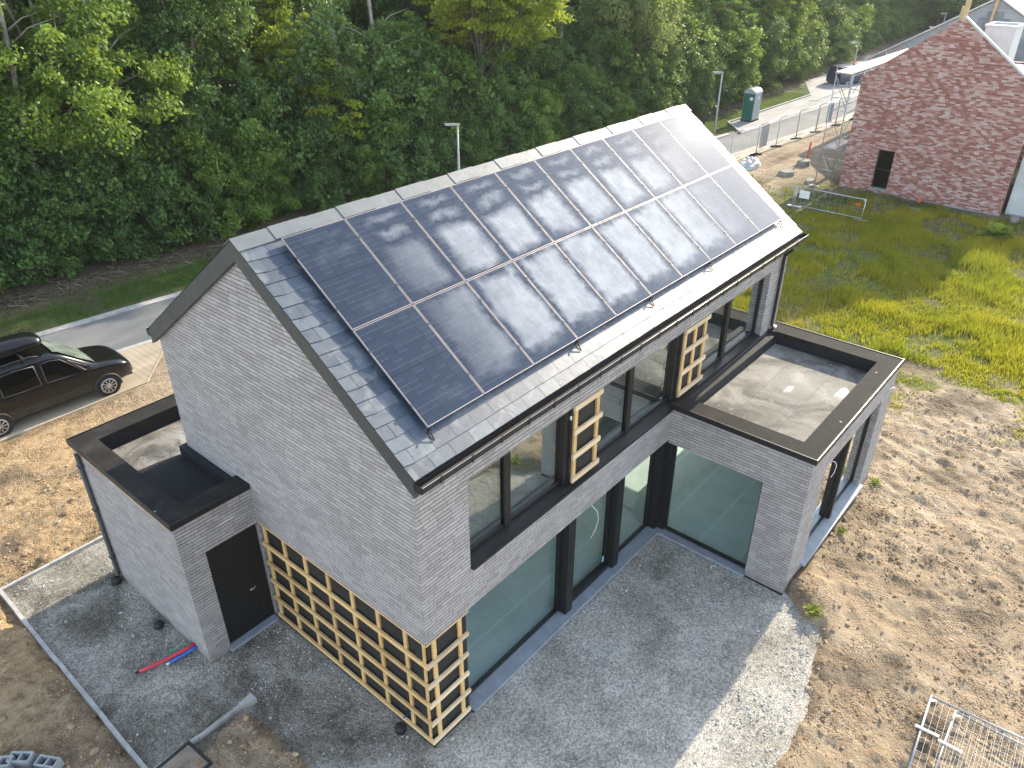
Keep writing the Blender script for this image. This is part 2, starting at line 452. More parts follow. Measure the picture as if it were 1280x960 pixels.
M['grass_blades'] = leaf_mat('meadow_blades', [(.1, (.12,.16,.014)), (.42, (.34,.33,.02)), (.9, (.62,.47,.035))], .5, .2, .5)
M['lawn_blades'] = leaf_mat('lawn_blades', [(.1, (.04,.085,.012)), (.5, (.065,.12,.02)), (.95, (.11,.16,.03))], .4, .2)
M['bark'] = simple('bark', (.13,.115,.095), .9, 0, .35, 5, .6, 18)
SUN_E, SKY_E, EXPO, HAZE = 2.6, 0.15, 1.9, .00025
# ================================================================== THE GREY BRICK HOUSE
house = empty('brick_house', (6.2, 3.35, 0), 'grey brick house with a gabled slate roof, flat-roofed annexes and unfinished batten cladding', 'house')
TH = math.atan(.7112); TAN = .7112
EY, EZ, RY = -.146, 5.89, 3.351
def roof_z(y): return EZ + (y-EY)*TAN if y <= RY else EZ + ((2*RY-y)-EY)*TAN
XR0, XR1 = -.088, 12.63
WX1 = 12.36
def hp(mb, name, m, parent=house, **k): return mb.build(name, m, parent, **k)

# --- brick walls
mb = MB()
g = [(0,0,2.57),(0,0,5.80),(0,3.35,8.14),(0,6.70,5.80),(0,6.70,0),(0,4.56,0),(0,4.56,2.57)]
mb.prism(g, (.12,0,0))
gable = hp(mb, 'gable_wall', M['brick'])
tag(gable, 'tall plain grey brick gable wall')
UP = (1.05, 11.50, 3.46, 5.17)
mb = MB()
wall_cells(mb, 'y', 0, .14, .12, WX1, 2.6, 5.80, [UP])
wall_cells(mb, 'y', 0, .14, .12, .96, 2.57, 2.6, [])
hp(mb, 'front_wall', M['brick'])
# annex by the patio
AX0, AX1, AY, AZ = 7.29, 12.40, -3.06, 3.44
mb = MB()
wall_cells(mb, 'x', AX0, AX0+.14, AY, -.002, .02, AZ, [(-2.18, 0, .0, 2.54)])
mb2 = MB()
WA = (8.22, 11.62, .30, 2.80)
wall_cells(mb2, 'y', AY, AY+.14, AX0+.142, AX1, .02, AZ, [WA])
wall_cells(mb2, 'x', AX1-.14, AX1, AY+.142, 6.56, .02, AZ, [(1.2,4.2,.1,2.0)])  # unseen opening in the outer side, added to bring sun indoors
hp(mb, 'annex_wall', M['brick']); hp(mb2, 'annex_wall', M['brick'])
# right gable + rear wall (unseen; rear openings added to let light into the rooms)
mb = MB(); mb.prism([(WX1-.12,.142,3.45),(WX1-.12,.142,5.85),(WX1-.12,3.35,8.14),(WX1-.12,6.56,5.85),(WX1-.12,6.56,3.45)], (.119,0,0))
wall_cells(mb, 'y', 6.562, 6.70, .122, WX1, 0, 5.80, [(3.8,6.6,.1,2.5),(1.0,3.2,.1,2.5),(8,11.6,.1,2.5),(.9,3.4,3.6,5.1),(4.2,7.6,3.6,5.1),(8.4,11.6,3.6,5.1)])
hp(mb, 'rear_wall', M['brick'])
# left annex
LX, LY0, LY1, LZ = -1.5, 4.555, 8.46, 3.38
mb = MB()
wall_cells(mb, 'y', LY0, LY0+.14, LX, -.003, .0, LZ, [(-1.06, -.003, .0, 2.53)])
wall_cells(mb, 'x', LX, LX+.14, LY0+.142, LY1, .0, LZ, [])
mb.box(LX+.142, 3.2, LY1-.14, LY1, 0, LZ)
mb.box(3.2, 3.34, 6.702, LY1, 0, LZ)
hp(mb, 'annex_wall', M['brick'])
# inner faces of masonry, floors, partitions
for b_ in ((.2, .28, .35, 6.38, .06, 5.5), (12.1, 12.2, .35, 6.38, 2.98, 5.5), (4.2, 4.3, 2.9, 6.38, .06, 2.55), (7.45, 7.55, 3.3, 6.38, .06, 2.55), (3.75, 3.87, .42, 6.38, 2.98, 5.45), (8.0, 8.12, .42, 6.38, 2.98, 5.45), (7.6, 12.2, -.02, .12, 2.75, 3.0)):
    mb = MB(); mb.box(*b_); hp(mb, 'inner_wall', M['plaster'])
mb = MB(); mb.box(.1, 12.2, .2, 6.5, -.1, .045); mb.box(7.45, 12.25, -2.9, .199, -.1, .044); hp(mb, 'floor_slab', M['floor'])
mb = MB(); mb.box(.14, 12.24, .36, 6.5, 2.62, 2.95); hp(mb, 'upper_floor', M['plaster'])
mb = MB(); mb.box(.14, 12.24, .16, 6.5, 5.5, 5.6); mb.box(.97, 7.4, .15, .36, 2.6, 2.95); hp(mb, 'ceiling', M['plaster'])
mb = MB(); mb.box(.02, 1.0, .14, .3, 0, 2.56); mb.box(.125, .2, .3, 6.5, 0, 5.6); hp(mb, 'inner_leaf', M['membrane'])

# --- roof body, slates, ridge, verge, gutter, downpipes
mb = MB()
o = .03
prof = [(EY+.03, EZ-.05), (RY, roof_z(RY)-.035), (2*RY-EY-.03, EZ-.05), (2*RY-EY-.03, EZ-.19), (RY, roof_z(RY)-.24), (EY+.03, EZ-.19)]
mb.prism([(XR0+.01, y, z) for y, z in prof], (XR1-XR0-.02, 0, 0))
roof = hp(mb, 'roof', M['dark_trim'])
def slates(name, side):
    v = []; f = []; ti = []
    nrm = np.array([0, -math.sin(TH)*side, math.cos(TH)]); sl = np.array([0, math.cos(TH)*side, math.sin(TH)])
    base = np.array([0, EY if side > 0 else 2*RY-EY, EZ])
    rows = 20; ex = .2135; W = .397
    for r in range(rows):
        s0 = r*ex - .0; s1 = min(s0+ex+.05, 4.27)
        x = XR0 - (W/2 if r % 2 else 0)
        while x < XR1:
            a, b = max(x, XR0), min(x+W-.006, XR1)
            x += W
            if b-a < .03: continue
            j = rng.normal(0, .0016, 4); lift = .016
            q = []
            for (xx, ss, h) in ((a, s0+rng.normal(0,.002), lift+j[0]), (b, s0+rng.normal(0,.002), lift+j[1]), (b, s1, .004+j[2]*.3), (a, s1, .004+j[3]*.3)):
                q.append(base+np.array([xx,0,0])+sl*ss+nrm*h)
            if a == XR0 and r > 0:      # clipped lower corner at the verge
                q[0] = q[0]+np.array([0,0,0])+sl*.03
            k = len(v); v += q; v += [q[0]-nrm*.014, q[1]-nrm*.014]
            f += [(k,k+1,k+2,k+3), (k+4,k+5,k+1,k)]
            tt = rng.random(); ti += [tt, tt]
    v = np.array(v)-np.array(house.location)
    s = np_mesh(name, v, np.array(f), M['slate'], house, np.array(ti))
    return s
s = slates('slate_covering', 1); s.parent = roof
s2 = slates('slate_covering', -1); s2.parent = roof
mb = MB()
x = XR0-.01; i = 0
while x < XR1-.05:
    L = min(.62, XR1+.01-x); e = .012 if i % 2 else 0
    zt = roof_z(RY)+.028+e
    for sd in (1, -1):
        a = (RY, zt); b = (RY-sd*.20, zt-.20*TAN+.006)
        mb.hexa([(x,a[0],a[1]-.018),(x,a[0],a[1]),(x,b[0],b[1]),(x,b[0],b[1]-.018)] if sd>0 else [(x,b[0],b[1]-.018),(x,b[0],b[1]),(x,a[0],a[1]),(x,a[0],a[1]-.018)],
                [(x+L+.01,a[0],a[1]-.018),(x+L+.01,a[0],a[1]),(x+L+.01,b[0],b[1]),(x+L+.01,b[0],b[1]-.018)] if sd>0 else [(x+L+.01,b[0],b[1]-.018),(x+L+.01,b[0],b[1]),(x+L+.01,a[0],a[1]),(x+L+.01,a[0],a[1]-.018)])
    x += .62; i += 1
# loose end ridge piece lying proud at the gable end
zt = roof_z(RY)+.075
tag(mb.build('ridge_cap', M['ridge'], roof), 'pale grey ridge capping strip')
for sd, nm in ((1, 0), (-1, 1)):
    ya, yb = (EY+.02, RY) if sd > 0 else (2*RY-EY-.02, RY)
    pts = [(XR0-.004, ya, roof_z(ya)-.004), (XR0-.004, yb, roof_z(yb)-.004), (XR0-.004, yb, roof_z(yb)-.31), (XR0-.004, ya, roof_z(ya)-.31)]
    if sd < 0: pts = pts[::-1]
    for xx in (XR0-.004, XR1-.08):
        mb = MB(); mb.prism([(xx, p[1], p[2]) for p in pts], (.084, 0, 0)); mb.build('verge_board', M['dark_trim'], roof)
for sd in (1, -1):
    mb = MB()
    Y = (lambda d: EY-d) if sd > 0 else (lambda d: 2*RY-EY+d)
    gx0, gx1 = XR0+.01, XR1+.06
    a = [(Y(0),5.85),(Y(0),5.74),(Y(.03),5.715),(Y(.11),5.715),(Y(.14),5.74),(Y(.14),5.84)]
    b = [(Y(.135),5.84),(Y(.133),5.745),(Y(.107),5.722),(Y(.033),5.722),(Y(.005),5.745),(Y(.005),5.85)]
    loop = a+b
    for i in range(len(loop)):
        p, q = loop[i], loop[(i+1) % len(loop)]
        mb.poly([(gx0,p[0],p[1]),(gx1,p[0],p[1]),(gx1,q[0],q[1]),(gx0,q[0],q[1])])
    for gx in (gx0, gx1): mb.poly([(gx, p[0], p[1]) for p in a])
    gut = mb.build('gutter', M['gutter'], roof)
    mb = MB(); y0, y1 = sorted((Y(.128), Y(.006))); mb.box(gx0+.01, gx1-.01, y0, y1, 5.728, 5.765); mb.build('gutter_bed', M['gutter_in'], gut)
    mb = MB(); mb.tube([(gx0, Y(.14), 5.843), (gx1, Y(.14), 5.843)], .006, 6); mb.build('gutter_glare_lip', M['alu'], gut)  # bright metal strip stands in for the glare along the black gutter
    x = .25
    while x < 12.5:
        mb = MB()
        mb.box(x, x+.03, min(Y(.152),Y(.141)), max(Y(.152),Y(.141)), 5.735, 5.852); x += .62
        mb.build('gutter_bracket', M['gutter'], gut)
    # boxed eaves between wall and gutter
    mb = MB(); y0, y1 = sorted((EY+.012 if sd > 0 else 2*RY-EY-.012, .0-.003 if sd > 0 else 6.703)); mb.box(XR0+.09, XR1-.09, y0, y1, 5.70, 5.79); mb.build('eaves_board', M['dark_trim'], roof)
mb = MB(); mb.tube([(12.02,-.21,5.72),(12.02,-.20,5.62),(12.02,-.06,5.45),(12.02,-.055,5.3),(12.02,-.055,3.62),(12.02,-.12,3.56)], .04, 10)
hp(mb, 'downpipe', M['black_metal'])
mb = MB(); mb.box(12.0,12.1,-.16,-.06,3.56,3.61); hp(mb, 'pipe_shoe', M['white_plastic'])
mb = MB(); mb.tube([(LX-.055,8.12,3.30),(LX-.055,8.12,.12),(LX-.12,8.12,.05)], .045, 10)
for z in (.6, 1.9, 3.0): mb.box(LX-.11, LX-.001, 8.06, 8.18, z, z+.03)
hp(mb, 'downpipe', M['dark_trim'])
for c_ in ((LX-.16,8.05,.02), (-1.68,6.2,.0), (-.12,.72,.02)):
    mb = MB(); mb.lathe([(0,.09),(.09,.09),(.1,.06),(.1,-.05)], c_, 14); hp(mb, 'drain_stub', M['membrane'])

# --- windows
def frame_rect(mb, axis, c0, c1, u0, u1, z0, z1, w):
    def B(a, b, c, d):
        if axis == 'y': mb.box(a, b, c0, c1, c, d)
        else: mb.box(c0, c1, a, b, c, d)
    B(u0, u0+w, z0, z1); B(u1-w, u1, z0, z1); B(u0+w, u1-w, z0, z0+w); B(u0+w, u1-w, z1-w, z1)
def pane(axis, c, u0, u1, z0, z1, parent, m):
    mb = MB(); w = .03
    if axis == 'y': mb.box(u0, u1, c, c+w, z0, z1)
    else: mb.box(c, c+w, u0, u1, z0, z1)
    return mb.build('pane', m, parent)
def window(axis, c, lights, z0, z1, m, w=.06, d=.08, label=None):
    mb = MB()
    for (u0, u1) in lights: frame_rect(mb, axis, c, c+d, u0, u1, z0, z1, w)
    fr = hp(mb, 'window', M['black_metal'])
    if label: tag(fr, label)
    for (u0, u1) in lights: pane(axis, c+.025, u0+w-.004, u1-w+.004, z0+w-.004, z1-w+.004, fr, m)
    return fr
GZ0, GZ1 = 3.54, 5.17
w1 = window('y', .17, [(1.05, 2.12), (2.122, 3.66)], GZ0, GZ1, M['glass_up'], .055)
w2 = window('y', .17, [(4.57, 5.76), (5.762, 7.40)], GZ0, GZ1, M['glass_up'], .055)
w3 = window('y', .17, [(8.53, 9.78), (9.782, 11.50)], GZ0, GZ1, M['glass_up'], .055)
for w_, x in ((w1, 2.12), (w2, 5.76), (w3, 9.78)):
    mb = MB(); mb.box(x-.075, x+.075, .145, .169, GZ0, GZ1); mb.build('mullion', M['black_metal'], w_)
mb = MB(); mb.tube([(5.63,.14,4.3),(5.63,.10,4.3),(5.63,.10,4.17)], .012, 6); mb.build('window_handle', M['black_metal'], w2)
# full width metal sill, and posts either side of the cladding
mb = MB()
mb.hexa([(1.05,-.07,3.425),(1.05,-.07,3.455),(1.05,.26,3.535),(1.05,.26,3.42)], [(7.28,-.07,3.425),(7.28,-.07,3.455),(7.28,.26,3.535),(7.28,.26,3.42)])
mb.hexa([(7.28,-.02,3.462),(7.28,-.02,3.50),(7.28,.26,3.54),(7.28,.26,3.462)], [(11.50,-.02,3.462),(11.50,-.02,3.50),(11.50,.26,3.54),(11.50,.26,3.462)])
sill = hp(mb, 'window_sill', M['black_metal'])
mb = MB(); mb.box(1.052,7.2,-.066,-.03,3.43,3.47); mb.box(.96,1.05,.13,.26,3.46,5.17)
mb.build('sill_edge', M['black_metal'], sill)

def batten_panel(x0, x1, zs, xs):
    mb = MB(); mb.box(x0, x1, .06, .26, 3.54, 5.17)
    pn = hp(mb, 'cladding_panel', M['membrane'])
    for x in xs:
        mb = MB(); mb.box(x-.045, x+.045, .022, .059, 3.56, 5.15); mb.build('batten', M['batten'], pn)
    for z in zs:
        j = random.uniform(-.02, .02)
        mb = MB(); mb.box(x0+.01+j, x1-.01+j, -.022, .021, z-.05, z+.05); mb.build('batten', M['batten_face'], pn)
    for a in (x0-.13, x1+.0):
        mb = MB(); mb.box(a+.005, a+.125, .10, .24, 3.54, 5.17); mb.build('side_post', M['black_metal'], pn) if a < x0 else None
    return pn
tag(batten_panel(3.70, 4.56, (3.60, 4.11, 4.62, 5.12), (3.80, 4.46)), 'narrow upstairs panel of black membrane behind pale timber battens')
tag(batten_panel(7.46, 8.52, (3.66, 4.16, 4.66, 5.13), (7.56, 7.99, 8.42)), 'wider upstairs panel of battens with three uprights')
mb = MB(); mb.box(3.60, 3.63, -.005, .02, 4.95, 5.02); hp(mb, 'sensor_tag', M['white_plastic'])

# ground floor glazing
c = .24
w4 = window('y', c, [(.96, 3.80)], .10, 2.60, M['glass_low'], .05, label='widest fixed pane beside the batten cladding')
w5 = window('y', c, [(4.02, 5.52)], .10, 2.60, M['glass_low'], .075)
w6 = window('y', c, [(5.74, 7.22)], .10, 2.60, M['glass_low'], .05)
mb = MB(); mb.box(3.802, 4.018, .06, .36, .045, 2.60); mb.box(5.522, 5.738, .08, .36, .045, 2.60); mb.box(4.02,5.52,.15,.238,.10,.21)
hp(mb, 'steel_post', M['black_metal'])
mb = MB(); mb.box(7.225, 7.50, .05, .36, .045, 2.60); mb.box(7.34, 7.46, -.10, .048, .045, 2.54)
hp(mb, 'corner_post', M['black_metal'])
w7 = window('x', 7.39, [(-2.18, -.10)], .10, 2.54, M['glass_low'], .05)
mb = MB(); mb.box(5.34, 5.40, c-.004, c-.001, .30, .46); mb.build('film_sticker', simple('pale_blue_film', (.25,.55,.65), .5), w5)
# bluestone thresholds
mb = MB()
for a, b in ((.98, 2.9), (2.903, 4.85), (4.853, 7.42)): mb.box(a, b, -.06, .238, .02, .085)
mb.box(7.20, 7.385, -2.20, -.062, .02, .084)
th = hp(mb, 'threshold', M['bluestone']); tag(th, 'blue-grey stone threshold strip under the patio glazing')
mb = MB(); mb.box(.97, 7.25, .0, .23, -.1, .018); mb.box(7.26,7.38,-3.05,-.0,-.1,.018); hp(mb, 'plinth', M['membrane'])
# annex window to the plot
w8 = window('y', AY+.16, [(8.22, 9.86), (9.98, 11.62)], .36, 2.80, M['glass_up'], .08)
mb = MB(); mb.box(9.86, 9.98, AY+.06, AY+.24, .36, 2.80); mb.build('mullion', M['black_metal'], w8)
mb = MB(); mb.hexa([(8.10,AY-.09,.24),(8.10,AY-.09,.30),(8.10,AY+.24,.358),(8.10,AY+.24,.24)], [(11.74,AY-.09,.24),(11.74,AY-.09,.30),(11.74,AY+.24,.358),(11.74,AY+.24,.24)])
mb.build('window_sill', M['bluestone'], w8)
mb = MB(); mb.box(8.3, 11.6, AY+.02, AY+.13, .0, .238); mb.build('sill_base', M['block'], w8)
# loose cables dangling from the wall
mb = MB(); mb.tube([(4.45,.06,2.58),(4.50,.03,2.5),(4.64,.0,2.3),(4.70,.0,2.05),(4.64,.02,1.8),(4.53,.04,1.68)], .007, 6)
mb.tube([(8.45,AY-.0,2.84),(8.5,AY-.07,2.82),(8.6,AY-.09,2.68),(8.58,AY-.08,2.5),(8.5,AY-.06,2.42)], .008, 6)
mb.tube([(11.85,AY,2.98),(12.02,AY-.10,3.0),(12.15,AY-.06,2.9)], .01, 6)
hp(mb, 'cable_tail', M['white_plastic'])
mb = MB(); mb.box(-.70,-.40,LY0-.006,LY0-.0015,2.93,2.945); hp(mb, 'chalk_mark', M['white_plastic'])

# --- flat roofs
def flat_roof(pts_outer, x0, x1, y0, y1, zt, w, zf, edge, label, wallside):
    """parapet caps on the sides listed in wallside: dict side->width"""
    mb = MB(); mb.box(x0+.1, x1-.1, y0+.1, y1-.02, zf-.22, zf)
    r = hp(mb, 'flat_roof', M['deck']); tag(r, label)
    mb = MB()
    l, rr, f, b = (wallside.get(k, 0) for k in 'lrfb')
    lo = zt-.088
    if f: mb.box(x0, x1, y0, y0+f, lo, zt)
    if b: mb.box(x0, x1, y1-b, y1, lo, zt)
    if l: mb.box(x0, x0+l, y0+f+.0005, y1-b-.0005, lo, zt)
    if rr: mb.box(x1-rr, x1, y0+f+.0005, y1-b-.0005, lo, zt)
    mb.build('parapet', M['cap'], r)
    return r
fr = flat_roof(None, AX0-.03, AX1+.03, AY-.03, -.003, 3.53, .45, 3.20, None, 'stained grey bitumen roof deck over the patio annex', dict(l=.44, r=.50, f=.42))
for ch in fr.children: pass
mb = MB()
for a in ((AX0-.055, AX1+.055, AY-.055, AY-.031, 3.42, 3.545), (AX0-.055, AX0-.031, AY-.03, -.004, 3.42, 3.545), (AX1+.031, AX1+.055, AY-.03, .0, 3.42, 3.545)): mb.box(*a)
mb.build('roof_edge', M['black_metal'], fr)
mb = MB(); mb.box(AX0-.05, AX1+.05, AY-.058, AY-.050, 3.543, 3.552); mb.build('edge_trim', M['alu'], fr)
mb = MB(); mb.box(AX0+.41, AX1-.47, -.26, -.004, 3.19, 3.455); mb.box(AX0+.15, AX0+.405, AY+.16, -.27, 3.0, 3.44); mb.box(AX1-.465, AX1-.15, AY+.16, -.27, 3.0, 3.44); mb.box(AX0+.406, AX1-.466, AY+.15, AY+.385, 3.0, 3.44)
mb.build('upstand', M['bitumen_black'], fr)
fl = flat_roof(None, LX-.02, 3.36, LY0-.02, LY1+.02, 3.46, .4, 3.10, None, 'bitumen roof deck over the left annex', dict(l=.40, f=.0, b=.44, r=.3))
mb = MB(); mb.box(LX+.381, -.002, LY0-.02, LY0+.38, 3.372, 3.459)
mb.build('parapet', M['cap'], fl)
mb = MB(); mb.box(-.13, -.002, LY0+.381, 6.70, 3.0, 3.33); mb.box(-.13, 3.0, 6.703, 6.80, 3.0, 3.33)
mb.box(LX+.15, LX+.379, LY0+.15, LY1-.16, 3.0, 3.371); mb.box(LX+.38, 3.0, LY1-.42, LY1-.16, 3.0, 3.371); mb.box(LX+.38, -.132, LY0+.15, LY0+.378, 3.0, 3.371)
mb.build('upstand', M['bitumen_black'], fl)
mb = MB(); mb.poly([(LX+.381,LY0+.379,3.104),(-.131,LY0+.379,3.104),(-.131,6.86,3.104),(-.5,6.93,3.104),(LX+.381,6.98,3.104)]); mb.build('shade_sheet', M['bitumen_black'], fl)  # house shadow on the deck, laid in as a black sheet
mb = MB()
for a in ((LX-.045, -.002, LY0-.045, LY0-.021, 3.35, 3.475), (LX-.045, LX-.021, LY0-.0205, LY1+.045, 3.35, 3.475), (LX-.02, 3.36, LY1+.021, LY1+.045, 3.35, 3.475)): mb.box(*a)
mb.build('roof_edge', M['black_metal'], fl)
mb = MB(); mb.box(LX-.048, LX-.040, LY0-.04, LY1+.04, 3.352, 3.36); mb.build('edge_trim', M['batten'], fl)

# --- door of the left annex
mb = MB(); frame_rect(mb, 'y', LY0+.05, LY0+.12, -1.06, -.02, .10, 2.53, .055)
door = hp(mb, 'door', M['black_metal'])
mb = MB(); mb.box(-1.006, -.25, LY0+.06, LY0+.10, .155, 2.475); mb.box(-.245,-.075, LY0+.06, LY0+.10, .155, 2.475); mb.build('door_leaf', M['black_metal'], door)
mb = MB(); mb.tube([(-.30,LY0+.06,1.1),(-.30,LY0+.0,1.1),(-.42,LY0+.0,1.1)], .012, 6); mb.build('handle', M['alu'], door)
mb = MB(); mb.box(-1.10, -.03, LY0-.10, LY0+.2, .03, .099); mb.build('door_sill', M['bluestone'], door)
# --- timber battens on the gable and round the corner
mb = MB(); mb.box(.065, .119, .066, 4.55, -.05, 2.565); mb.box(.065, .955, .065, .13, -.05, 2.565)
mem = hp(mb, 'wall_membrane', M['membrane']); tag(mem, 'black membrane behind open timber battens below the gable brickwork')
mb = MB(); mb.box(.03, .064, .03, 4.5, -.05, .10); mb.box(.03, .955, .03, .0645, -.05, .10); mb.build('plinth', M['membrane'], mem)
zs = (.17, .64, 1.11, 1.585, 2.06)
for y in (4.42, 3.80, 3.17, 2.52, 1.86, 1.20, .54, .13):
    mb = MB(); mb.box(.030, .064, y-.04, y+.04, .12, 2.565); mb.build('batten', M['batten'], mem)
for x in (.20, .78):
    mb = MB(); mb.box(x-.04, x+.04, .030, .064, .12, 2.565); mb.build('batten', M['batten'], mem)
for z in zs:
    j = random.uniform(-.03, .03)
    mb = MB(); mb.box(-.012, .0295, .0, 4.50+j, z-.042, z+.042); mb.build('batten', M['batten'], mem)
    mb = MB(); mb.box(-.012, .94+j, -.012, -.0005, z-.042, z+.042); mb.box(.03, .94+j, 0, .0295, z-.042, z+.042); mb.build('batten', M['batten_face'], mem)
mb = MB(); mb.box(-.006, .06, -.006, 4.5, 2.545, 2.568); mb.box(.061, .955, -.006, .06, 2.545, 2.568); mb.build('batten', M['batten'], mem)
mb = MB(); mb.tube([(.06,.62,.42),(-.10,.60,.44),(-.14,.59,.47)], .013, 6); mb.build('cable_tail', M['blue_plastic'], mem)

# --- panel brackets along the eaves side of the array
PX0, PYB, PZB, PH, PW_ = .528, .194, 6.278, 1.7565, 1.154
NRM = Vector((0, -math.sin(TH), math.cos(TH))); SLP = Vector((0, math.cos(TH), math.sin(TH)))
mb = MB()
for k in (0.02, 2.98, 4.98, 6.95, 9.95):
    x = PX0+k*PW_; p = Vector((x, PYB, PZB)) - NRM*.03
    b0 = p - SLP*.02 - NRM*.075; b1 = p - SLP*.17 - NRM*.082
    mb.bar(p-SLP*.01, b0, .02); mb.bar(p-SLP*.01, b1+NRM*.02, .014); mb.bar(b0, b1, .03, .012); mb.bar(p-SLP*.01, p-SLP*.05+NRM*.03, .016)
mb.build('panel_bracket', M['pv_black'], roof)
mb = MB()
for r in range(2):
    for f_ in (.22, .78):
        s_ = (r+f_)*PH
        a = Vector((PX0+.05, PYB, PZB)) + SLP*s_ - NRM*.075; b = Vector((PX0+10*PW_-.05, PYB, PZB)) + SLP*s_ - NRM*.075
        mb.bar(a, b, .035, .03, NRM)
mb.build('mounting_rail', M['pv_black'], roof)

# ================================================================== SOLAR PANELS (20 things)
def make_panel():
    root = empty('solar_panel', (0,0,0), 'x', 'solar panel', 'solar panels on the slate roof')
    W, H, fw, d = 1.134, 1.7365, .008, .032
    mb = MB()
    mb.box(0, W, 0, fw, -d, 0); mb.box(0, W, H-fw, H, -d, 0); mb.box(0, fw, fw, H-fw, -d, 0); mb.box(W-fw, W, fw, H-fw, -d, 0)
    mb.build('frame', M['pv_frame'], root)
    mb = MB(); mb.box(fw, W-fw, fw, H-fw, -.012, -.004); mb.build('cell_sheet', M['cells'], root)
    mb = MB(); mb.box(fw, W-fw, fw, H-fw, -.028, -.0125); mb.build('backsheet', M['pv_black'], root)
    for s_ in (.22, .78):
        mb = MB(); mb.box(-.022, .010, H*s_-.022, H*s_+.022, -.02, .006); mb.build('clamp', M['pv_black'], root)
    return root
ORD = ['first', 'second', 'third', 'fourth', 'fifth', 'sixth', 'seventh', 'eighth', 'ninth', 'tenth']
proto = make_panel()
rotm = Matrix((Vector((1,0,0)), SLP, NRM)).transposed().to_euler()
DEW = ['dark and almost dry', 'dark with a faint dew patch', 'streaked with dew', 'clouded with dew', 'clouded with dew', 'clouded with dew', 'clouded with dew', 'clouded with dew', 'lightly dewed', 'clear bluish']
for r in range(2):
    for i in range(10):
        o = proto if (r == 0 and i == 0) else copy_tree(proto)
        o.location = Vector((PX0+i*PW_+.01, PYB, PZB)) + SLP*(r*PH+.01)
        o.rotation_euler = rotm
        o['label'] = f"{DEW[i]} panel, {ORD[i]} from the batten-clad gable in the {'upper' if r else 'lower'} row"
# ================================================================== GROUND
def lin(a, b, n): return np.linspace(a, b, n)
def axis_coords(a0, a1, step, far_lo, far_hi):
    mid = np.arange(a0, a1+1e-6, step)
    lo = [a0]; s = step
    while lo[-1] > far_lo: s *= 1.16; lo.append(lo[-1]-s)
    hi = [mid[-1]]; s = step
    while hi[-1] < far_hi: s *= 1.16; hi.append(hi[-1]+s)
    return np.concatenate([np.array(lo[:0:-1]), mid, np.array(hi[1:])])
PATIO = [(-1.5, -5.6), (3.3, -4.55), (4.5, -4.34), (5.45, -4.16), (6.8, -3.92), (7.35, -3.05), (7.6, .5), (.3, .5), (.3, 9.62), (-3.36, 9.62), (-3.36, 3.30), (-1.58, 3.30), (-1.35, 1.7), (-1.6, -1.0)]
HOUSE = [(.1, .05), (7.3, .05), (7.3, -3.0), (12.35, -3.0), (12.35, 6.65), (3.3, 6.65), (3.3, 8.4), (-1.45, 8.4), (-1.45, 4.6), (.1, 4.6)]
def y_far(x): return 21.55-.094*(x-2) + .0016*np.maximum(x-42, 0)**2*.6
def y_near(x): return 18.45-.096*(x-4) + .0016*np.maximum(x-42, 0)**2*.9
def y_pave(x): return np.where(x < 3.0, 15.75, np.where(x < 4.4, 15.75+(x-3.0)*1.13, np.maximum(y_near(x)-1.05, 12.9)))
def y_hedge(x): return 25.9-.085*x + .15*2.0*np.logaddexp(0, (np.asarray(x, float)-50)/2.0)
MEADOW = [(19.4, 3.2), (23, 4.6), (28.5, 6.4), (33, 6.6), (36.8, 5.5), (37, -2), (40, -14), (30, -18), (22.5, -9.5), (19.6, -5.2), (18.2, -2.2), (18.4, .8)]
def height(x, y):
    n1 = fbm(x*.35, y*.35, 4, 3)-.5; n2 = fbm(x*1.6, y*1.6, 4, 5)-.5
    # raked rows running across the plot
    w = fbm(x*.5, y*.5, 3, 9)
    ang = .42
    u = x*math.cos(ang)+y*math.sin(ang); v = -x*math.sin(ang)+y*math.cos(ang)
    rid = vnoise(u*4.6+w*3, v*1.3+w*2, 21)-.5
    cl = fbm(x*4.4, y*4.4, 3, 31)-.5
    clod = sstep(.60, .80, vnoise(x*5.5, y*5.5, 41))*sstep(.35, .65, fbm(x*.6, y*.6, 3, 8))
    h = .05 + n1*.10 + n2*.09
    rough = sstep(13.2, 11.5, y)*sstep(24, 15, x)*sstep(-14, -10, x)
    left = (x < 1.5)
    # tyre ruts across the plot
    ruts = 0
    for (ox, oy, an, wd) in ((12.0,-6.5,1.15,1.7),(15.5,-3.2,1.35,1.7),(9.5,-8.0,.55,1.6),(-4.8,11.8,.35,1.6)):
        dd = -(x-ox)*math.sin(an)+(y-oy)*math.cos(an) + (fbm(x*.25, y*.25, 2, int(ox*3)%50)-.5)*1.6
        tr = np.minimum(np.abs(dd-wd/2), np.abs(dd+wd/2))
        lug = .5+.5*np.sin(((x-ox)*math.cos(an)+(y-oy)*math.sin(an))*26)
        ruts = ruts - .03*np.exp(-(tr/.14)**2)*(.65+.35*lug) + .018*np.exp(-((tr-.26)/.08)**2)
    h = h + rough*(np.where(left, .45, 1.0)*rid*.04 + cl*.06 + clod*.045 + (fbm(x*10, y*10, 2, 47)-.5)*.035 + ruts)
    return h
gx = axis_coords(-9.5, 20, .075, -260, 420); gy = axis_coords(-10.5, 13.5, .075, -260, 330)
GX, GY = np.meshgrid(gx, gy)
H = height(GX, GY)
sp = sdf(GX, GY, PATIO) + (fbm(GX*1.5, GY*1.5, 3, 55)-.5)*.5
H = np.where(sp < 0, np.minimum(H, -.09), -.09+(H+.12)*sstep(0, .35, sp) - .03*0)
sh = sdf(GX, GY, HOUSE)
H = np.where(sh < .05, -.15, H)
